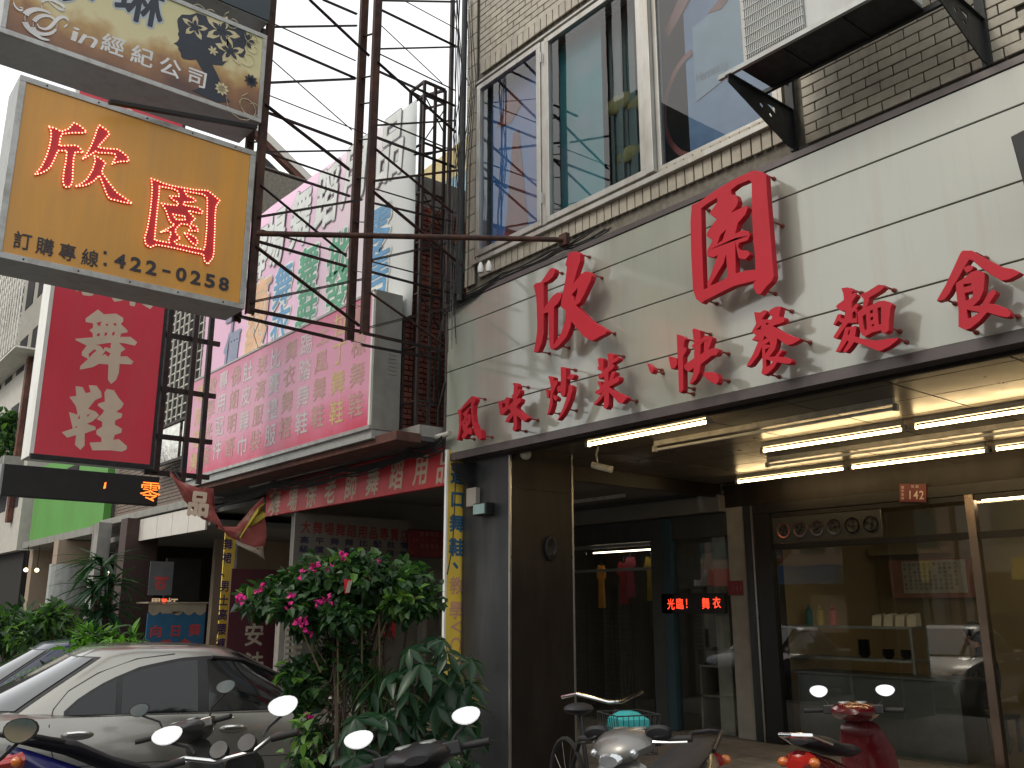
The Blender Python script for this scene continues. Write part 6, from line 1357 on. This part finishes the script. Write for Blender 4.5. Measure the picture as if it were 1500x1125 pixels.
def rv(a=1.): return Vector((R.uniform(-a,a),R.uniform(-a,a),R.uniform(-a,a)))
def cloud(centres,n,L,W,mats,parent,name='foliage'):
    gs=[MB() for _ in mats]
    for _ in range(n):
        c,r=R.choice(centres); 
        while True:
            q=rv()
            if q.length<1: break
        q=q*(.55+.45*R.random()) if R.random()<.6 else q
        p=Vector(c)+Vector((q.x*r[0],q.y*r[1],q.z*r[2])); dd=(q*.8+rv(.9)+Vector((0,0,-.15))); k=R.choices(range(len(mats)),[m[1] for m in mats])[0]
        s_=R.uniform(.6,1.25); leaf(gs[k],p,dd,(rv(.5)+Vector((0,0,1))),L*s_,W*s_,R.uniform(.1,.4),R.uniform(0,.35))
    for g,m in zip(gs,mats):
        if g.v: g.build(name,m[0],parent,kind='stuff')
BD=5.9
bo=thing('bougainvillea','bougainvillea with magenta flowers spreading on bamboo stakes in front of the dance shop','plant',(PD(530,1000,BD).x,PD(530,1000,BD).y,0))
cc=[]
for px_,py_,r in ((380,880,.15),(420,868,.19),(455,850,.20),(490,838,.21),(530,840,.22),(565,845,.2),(600,855,.17),(615,880,.14),(560,870,.2),(510,875,.22),(465,880,.2),(425,890,.12),(500,905,.14),(545,900,.12),(455,915,.10),(595,890,.12)):
    cc.append((PD(px_,py_,BD+R.uniform(-.25,.35)),(r,r*1.3,r*.62)))
cloud(cc,3300,.072,.048,[('leaf_mid',5),('leaf_dark',6),('leaf_bright',.8)],bo)
cc=[(PD(px_,py_,BD+R.uniform(-.1,.3)),(r,r,r)) for px_,py_,r in ((495,945,.16),(520,965,.14),(480,975,.15),(450,1000,.13),(440,1020,.10),(455,1055,.16),(470,1090,.16),(450,1110,.15),(430,985,.08))]
cloud(cc,850,.075,.052,[('leaf_mid',3),('leaf_dark',5),('leaf_bright',.6)],bo)
cc=[(PD(px_,py_,BD-.25),(.06,.06,.06)) for px_,py_ in((585,870),(592,880),(578,882))]+[(PD(456,1075,BD-.3),(.1,.1,.16))]
cloud(cc,70,.085,.06,[('leaf_bright',1)],bo)
for px_,py_ in ((500,812),(503,820),(457,832),(463,828),(441,844),(443,840),(483,835),(520,822),(553,820),(539,845),(381,863),(427,873),(478,879),(464,884),(355,876),(352,880),(423,889),(436,912),(444,912),(446,918),(449,928),(454,1049),(610,880),(507,818),(532,852)):
    c=PD(px_,py_,BD-R.uniform(.15,.32)); g=MB()
    for k in range(R.randint(4,7)): leaf(g,c+rv(.018),rv()+Vector((0,0,.3)),rv(),.034,.03,.3,.1)
    g.build('flower','magenta',bo)
base=PD(520,1120,BD)
for k in range(9):
    px_=470+k*17; p=PD(px_,860,BD+R.uniform(-.2,.2)); g=MB(); b_=Vector((base.x+R.uniform(-.12,.12),base.y+R.uniform(-.12,.12),.35)); m_=(p+b_)/2+rv(.1); g.tube([b_,b_*.6+m_*.4+rv(.05),m_,m_*.5+p*.5+rv(.05),p],[.022,.018,.014,.01,.006],6); g.build('stem','bark',bo,smooth=True)
for (a,b) in (((425,885),(470,985)),((578,880),(540,975)),((567,875),(546,925)),((495,880),(495,1060)),((530,870),(530,1050)),((555,900),(557,1060))):
    g=MB(); g.tube([PD(*a,BD-.15),PD(*b,BD-.1)],.006,6); g.build('bamboo_stake','bamboo',bo)
g=MB()
for k in range(160):
    a=PD(R.uniform(468,560),R.uniform(900,1110),BD+R.uniform(-.1,.3)); g.tube([a,a+rv(.12),a+rv(.1)+Vector((0,0,R.uniform(-.3,.2)))],.004,4)
g.build('twigs','bark',bo,kind='stuff')
def pot(label,x,y,r,h,name='plant_pot'):
    t=thing(name,label,'pot',(x,y,0)); g=MB(); g.rings([[(x+rr*math.cos(2*math.pi*k/20),y+rr*math.sin(2*math.pi*k/20),z) for k in range(20)] for rr,z in((r*.7,0.002),(r,h*.9),(r*1.08,h*.9),(r*1.08,h),(r*.95,h),(r*.92,h*.88))]); g.build('body','pot_terracotta',t,smooth=True)
    g=MB(); g.tube([(x,y,h*.8),(x,y,h*.88)],r*.92,18); g.build('soil','soil',t); return t
pot('large terracotta pot holding the bougainvillea',base.x,base.y,.3,.42)
rc=thing('paper_flag','small red and cream folded paper tucked in the bougainvillea','paper',PD(509,860,BD-.4)); g=MB(); g.add([PD(504,848,BD-.4),PD(516,850,BD-.42),PD(512,868,BD-.4),PD(505,870,BD-.38)],[(0,1,2,3)]); g.build('paper','red_letter',rc); g=MB(); g.add([PD(510,851,BD-.425),PD(516,850,BD-.425),PD(512,868,BD-.405),PD(506,868,BD-.4)],[(0,1,2,3)]); g.build('paper_back','cloth_cream',rc)
# money tree with hand-shaped leaves
pcx=PD(600,1120,5.75); mt=thing('money_tree','broad-leaved potted tree with dark hand-shaped leaves beside the grey pillar','plant',(pcx.x,pcx.y,0))
pot('terracotta pot of the broad-leaved tree by the pillar',pcx.x,pcx.y,.24,.36)
pal=[]
for v_ in range(4):
    g=MB(); nl=6+v_%2
    for k in range(nl):
        a=-2.3+4.6*k/(nl-1)+R.uniform(-.1,.1); L=.20*(1-.25*abs(a)/2.3)*R.uniform(.9,1.1); d=Vector((math.cos(a),math.sin(a),-.25-.25*R.random())); s=Vector((-math.sin(a),math.cos(a),0)); W=L*.36; pts=[];N=6
        prof=[0,.45,.85,1,.8,.45,0]
        for i in range(N+1):
            t_=i/N; c=d*L*t_+Vector((0,0,-.09*L*5*t_*t_*.5)); w_=prof[i]*W/2; pts+= [c+s*w_+Vector((0,0,w_*.35)),c,c-s*w_+Vector((0,0,w_*.35))]
        g.add(pts,[f for i in range(N) for f in((i*3,i*3+3,i*3+4,i*3+1),(i*3+1,i*3+4,i*3+5,i*3+2))])
    g.tube([(0,0,0),(-.06,0,.01),(-.16,0,-.05)],.004,5)
    o=g.build('leaf','leaf_glossy',None,smooth=True,origin=(0,0,0)); pal.append(o.data); bpy.data.objects.remove(o)
lp=[(617,972,.95),(657,992,.95),(585,1038,.6),(520,1052,.85),(548,1088,.95),(638,1032,.7),(655,955,.7),(690,965,.7),(610,1082,.7),(575,985,.7),(600,1015,.65),(676,1015,.8),(560,1120,.9),(520,1108,.8),(640,1075,.8),(590,1060,.75),(625,1110,.85),(670,1060,.7),(545,1010,.7),(640,935,.5),(650,938,.45),(630,940,.45),(665,975,.7),(600,950,.6),(690,1000,.7),(575,1100,.8),(655,1110,.8),(500,1085,.6),(610,1045,.6),(565,1050,.7)]
cen=PD(605,1060,5.8)
for i,(px_,py_,s_) in enumerate(lp):
    D=5.55+.35*((i*37)%10)/10; p=PD(px_,py_,D); o=inst('leaf',pal[i%4],p,mt,scale=(s_*1.15,)*3)
    out=Vector((p.x-cen.x,p.y-cen.y,0)); hd=math.atan2(-cP*.9+R.uniform(-.4,.4)+out.y*1.2,-sP*.9+R.uniform(-.4,.4)+out.x*1.2); o.rotation_euler=(R.uniform(-.3,.3),R.uniform(.35,.95),hd)
    if i%2==0:
        g=MB(); b_=Vector((pcx.x+R.uniform(-.08,.08),pcx.y+R.uniform(-.08,.08),.6+.3*R.random())); g.tube([b_,(b_+p)/2+Vector((0,0,.08)),p],[.008,.006,.004],5); g.build('stalk','leaf_dark',mt)
for k in range(3):
    g=MB(); g.tube([(pcx.x+.06*k-.06,pcx.y,.3),(pcx.x+.05*k-.02,pcx.y+.03,.8),(pcx.x+.12*k-.12,pcx.y,1.25)],[.035,.028,.015],8); g.build('trunk','bark',mt,smooth=True)
g=MB()
for k in range(130):
    p=PD(R.uniform(560,700),R.uniform(985,1125),6.05+R.uniform(0,.35)); leaf(g,p,rv()+Vector((0,0,-.6)),(0,0,1),R.uniform(.14,.22),.06)
g.build('inner_leaves','leaf_glossy',mt,kind='stuff')
# slender palm fronds
sp=thing('lady_palm','slender palm with narrow drooping blades between the bougainvillea and the broad leaves','plant',(PD(545,1000,6).x,PD(545,1000,6).y,0))
g=MB()
for px_,py_ in((560,975),(548,968),(575,975)):
    c=PD(px_,py_,5.75)
    for k in range(8):
        d=Vector((-cP*math.cos(k*.35),sP*math.cos(k*.35),-.5-.1*k)); leaf(g,c,d+rv(.25),(0,0,1),.32,.03,.2,.25)
g.build('blades','leaf_mid',sp,kind='stuff'); g=MB(); b_=PD(560,975,5.8); g.tube([(b_.x,b_.y,.0),(b_.x,b_.y,b_.z)],.012,6); g.build('cane','bark',sp)
# tall dracaena and hedge plants behind the parked cars
def rosette(g,c,n,L,W,dr=.5):
    for k in range(n):
        a=R.uniform(0,6.28); e=R.uniform(-.3,.9); d=Vector((math.cos(a)*math.cos(e),math.sin(a)*math.cos(e),math.sin(e))); leaf(g,c,d,(0,0,1),L*R.uniform(.7,1.1),W,.2,dr*R.uniform(.5,1.3))
dq=PD(150,900,16.); dc=thing('dracaena','tall dark dracaena with strap leaves in front of the columns','plant',(dq.x,dq.y,0))
g=MB()
for px_,py_ in((150,830),(140,870),(155,900),(128,905),(165,855)): rosette(g,PD(px_,py_,16.),26,.75,.085,.6)
g.build('strap_leaves','leaf_glossy',dc,kind='stuff')
g=MB(); 
for a in((150,830),(140,870),(165,855)): p=PD(*a,16.); g.tube([(dq.x+R.uniform(-.1,.1),dq.y,0),(p.x,p.y,p.z)],.03,6)
g.build('trunk','bark',dc)
def bush(name,label,boxes,n,L,W,mats,D,cat='plant'):
    q=PD(boxes[0][0],boxes[0][1],D); t=thing(name,label,cat,(q.x,q.y,0)); cc=[(PD(a,b,D+R.uniform(-.4,.4)),(r,r,r*.7)) for a,b,r in boxes]; cloud(cc,n,L,W,mats,t)
    g=MB()
    for c,_ in cc[::2]: g.tube([(c.x,c.y,.0),tuple(c)],.012,5)
    g.build('stems','bark',t,kind='stuff'); return t
bush('hedge_plant','leafy green shrub above the dark blue car at the far left',[(10,920,.45),(35,915,.4),(60,925,.4),(5,935,.3),(80,905,.25),(45,925,.3)],1000,.17,.07,[('leaf_mid',4),('leaf_bright',2),('leaf_dark',3)],13.)
fp=bush('fern_bush','bright green ferny plants between the two parked cars',[(125,962,.22),(150,948,.27),(180,950,.26),(205,965,.2),(105,985,.2),(165,970,.28),(80,1000,.14),(135,935,.13)],800,.15,.045,[('leaf_fern',5),('leaf_mid',3),('leaf_dark',1)],8.9)
g=MB()
for px_,py_ in((150,930),(125,955),(100,970),(185,945),(80,985),(165,960),(210,940),(140,975)):
    c=PD(px_,py_,8.8)
    for f_ in range(3):
        a=R.uniform(0,6.28); L=R.uniform(.4,.6); P0=c-Vector((0,0,.1))
        for i in range(12):
            t_=i/12; p=P0+Vector((math.cos(a)*L*t_,math.sin(a)*L*t_,.35*t_-.45*t_*t_))
            for sg_ in(-1,1): leaf(g,p,Vector((math.cos(a+sg_*1.2),math.sin(a+sg_*1.2),-.2)),(0,0,1),.11*(1-t_*.7),.02,.1,.2)
g.build('fern_fronds','leaf_fern',fp,kind='stuff')
bq=bush('balcony_shrub','small green shrub high up at the far left above the LED ticker',[(8,650,.7),(25,640,.8),(5,620,.5),(40,655,.5)],900,.25,.12,[('leaf_mid',4),('leaf_bright',2),('leaf_dark',3)],26.2)
for c_ in list(bq.children):
    if c_.name.startswith('stems'): bpy.data.objects.remove(c_)
q=PD(20,662,26.2); pl_=thing('balcony_planter','grey concrete planter ledge carrying the high shrub at the far left','planter',(q.x,q.y,q.z-.9)); bx('trough','concrete',pl_,q.x-.5,5.39,q.y-1.6,q.y+1.6,q.z-1.1,q.z-.35)
bush('dark_hedge','dark leafy hedge behind the fern bush',[(100,945,.35),(200,985,.3),(230,975,.3)],500,.16,.07,[('leaf_dark',4),('leaf_mid',1)],14.)
# ================================================================ cables and small fixtures
def cable(name,label,pts,r=.006,m='cable',sag=0.,cat='cable',group=None):
    P_=[Vector(p) for p in pts]; out=[]
    for a,b in zip(P_,P_[1:]):
        n=8
        for i in range(n): t_=i/n; q_=a.lerp(b,t_); q_.z-=sag*4*t_*(1-t_); out.append(q_)
    out.append(P_[-1]); g=MB(); g.tube(out,r,5); return g.build(name,m,None,smooth=True,label=label,cat=cat,group=group)
def bundle(name,label,paths,loc):
    t=thing(name,label,'cable',loc)
    for pts,r,m,sag in paths:
        P_=[Vector(p) for p in pts]; out=[]
        for a,b in zip(P_,P_[1:]):
            for i in range(8): q_=a.lerp(b,i/8); q_.z-=sag*4*(i/8)*(1-i/8); out.append(q_)
        out.append(P_[-1]); g=MB(); g.tube(out,r,5); g.build('cable',m,t,smooth=True)
pp=[]
for k in range(11):
    a=650+R.uniform(0,16); y0=R.uniform(150,300); y1=R.uniform(400,520); Yc=7.75+R.uniform(-.1,.1)
    pp.append(([PY(a+6,y0,Yc),PY(a+R.uniform(-6,4),(y0+y1)/2,Yc),PY(a+R.uniform(-8,6),y1,Yc)],.0035,'cable' if k%3 else 'cable_grey',0))
bundle('hanging_cables','loose thin black cables hanging between the truss and the tiled corner',pp,PY(655,300,7.7))
pp=[]
for k in range(8):
    p0=PX(650+R.uniform(-4,6),452+R.uniform(-14,10),5.55); p1=PX(735+R.uniform(-8,8),405+R.uniform(-6,6),5.6); p2=PX(815+R.uniform(-10,10),366+R.uniform(-5,3),5.62); p3=PX(880+R.uniform(-15,40),337+R.uniform(-4,3),5.66)
    pp.append(([p0,p1,p2,p3],.007,'cable',R.uniform(.01,.05)))
bundle('trim_cables','black cables sagging along the top edge of the cream sign',pp,PX(735,405,5.6))
pp=[([PX(678+k*4,0,5.72),PX(684+k*3,60,5.70),PX(682+k*5,110,5.7),PX(690+k*2,130,5.7),PX(676+k*4,250,5.7),PX(670+k*5,420,5.7)],.005,'cable',.01) for k in range(4)]
bundle('wall_cables','thin dark cables climbing the tiled corner beside the window',pp,PX(684,60,5.7))
pp=[]
for k in range(12): pp.append(([PX(300+R.uniform(-10,10),742+R.uniform(-10,8),5.4),PX(400,712+R.uniform(-8,8),5.4),PX(500,690+R.uniform(-8,10),5.42),PX(600,664+R.uniform(-8,6),5.45),PX(648,650+R.uniform(-12,10),5.5)],.009,'cable',R.uniform(.02,.08)))
bundle('canopy_cables','bundle of black cables under the rusty canopy above the red fascia',pp,PX(500,690,5.42))
pp=[([PY(668+R.uniform(-4,8),0,7.56),PY(671+R.uniform(-6,8),110,7.54),PY(666+R.uniform(-4,8),200,7.54),PY(674+R.uniform(-4,6),300,7.54),PY(668+R.uniform(-6,8),430,7.54)],.006,'cable',0) for k in range(6)]
bundle('post_cables','black cables wrapped along the grey upright post of the truss',pp,PY(671,200,7.54))
for a,b,lb in(((636,590),(648,470),'left'),((642,640),(652,560),'right')):
    cable('corner_cable',lb+' cable bundle going down the left end of the cream sign',[PX(a[0],a[1],5.58),PX((a[0]+b[0])/2-5,(a[1]+b[1])/2,5.56),PX(b[0],b[1],5.58)],.012,'cable',0)
cable('loose_cable','long dark loose cable hanging in front of the yellow strip sign',[PY(668,672,7.7),PY(666,740,7.7),PY(663,800,7.7),PY(655,842,7.7)],.007,'cable',0)
cable('wire_loop','thin looped wire dangling under the orange sign',[PY(368,455,7.5),PY(374,470,7.5),PY(383,468,7.5),PY(392,480,7.5),PY(391,505,7.5),PY(378,510,7.5),PY(372,490,7.5),PY(380,470,7.5)],.003,'cable',0)
cable('street_wire','thin wire sagging from the LED ticker support to the torn banner',[PY(236,690,10.9),PY(250,684,10.8),PY(262,700,10.6),PY(290,750,10.5)],.008,'cable',0)
for i,(px_,py_) in enumerate(((704,393),(716,391))):
    c=PX(px_,py_,5.64); t=thing('white_insulator',('left' if i==0 else 'right')+' one of two small white plastic caps on the sign corner','fitting',c); g=MB(); g.rings(lathe([(.03,-.05),(.035,0),(.02,.05),(.012,.07)],c,10)); g.build('cap','white_acrylic',t,smooth=True)
kb=thing('knee_bracket','black steel knee bracket under the left corner of the cream sign','bracket',PX(680,690,5.68))
g=MB(); pts=[uvy(x,y,7.6) for x,y in((664,678),(698,678),(698,712),(690,716),(668,688))]; g.poly(pts,[],FY(7.6),-.05,0); g.build('plate','black_metal',kb)
jb=thing('junction_box','small pale junction box on the grey face of the pillar','box',PX(692,735,5.72)); a=PX(685,716,5.70);b=PX(699,741,5.70); bx('body','post_pale',jb,5.68,5.74,b.y,a.y,b.z,a.z,.006)
sb2=thing('small_floodlight','small teal-faced floodlight on the grey face of the pillar','lamp',PX(706,746,5.7)); a=PX(696,738,5.66);b=PX(715,754,5.66); bx('housing','black_metal',sb2,5.63,5.742,b.y,a.y,b.z,a.z,.01); mat('pale_teal',(.25,.38,.36),.4); bx('lens','pale_teal',sb2,5.622,5.629,b.y+.015,a.y-.015,b.z+.015,a.z-.015)
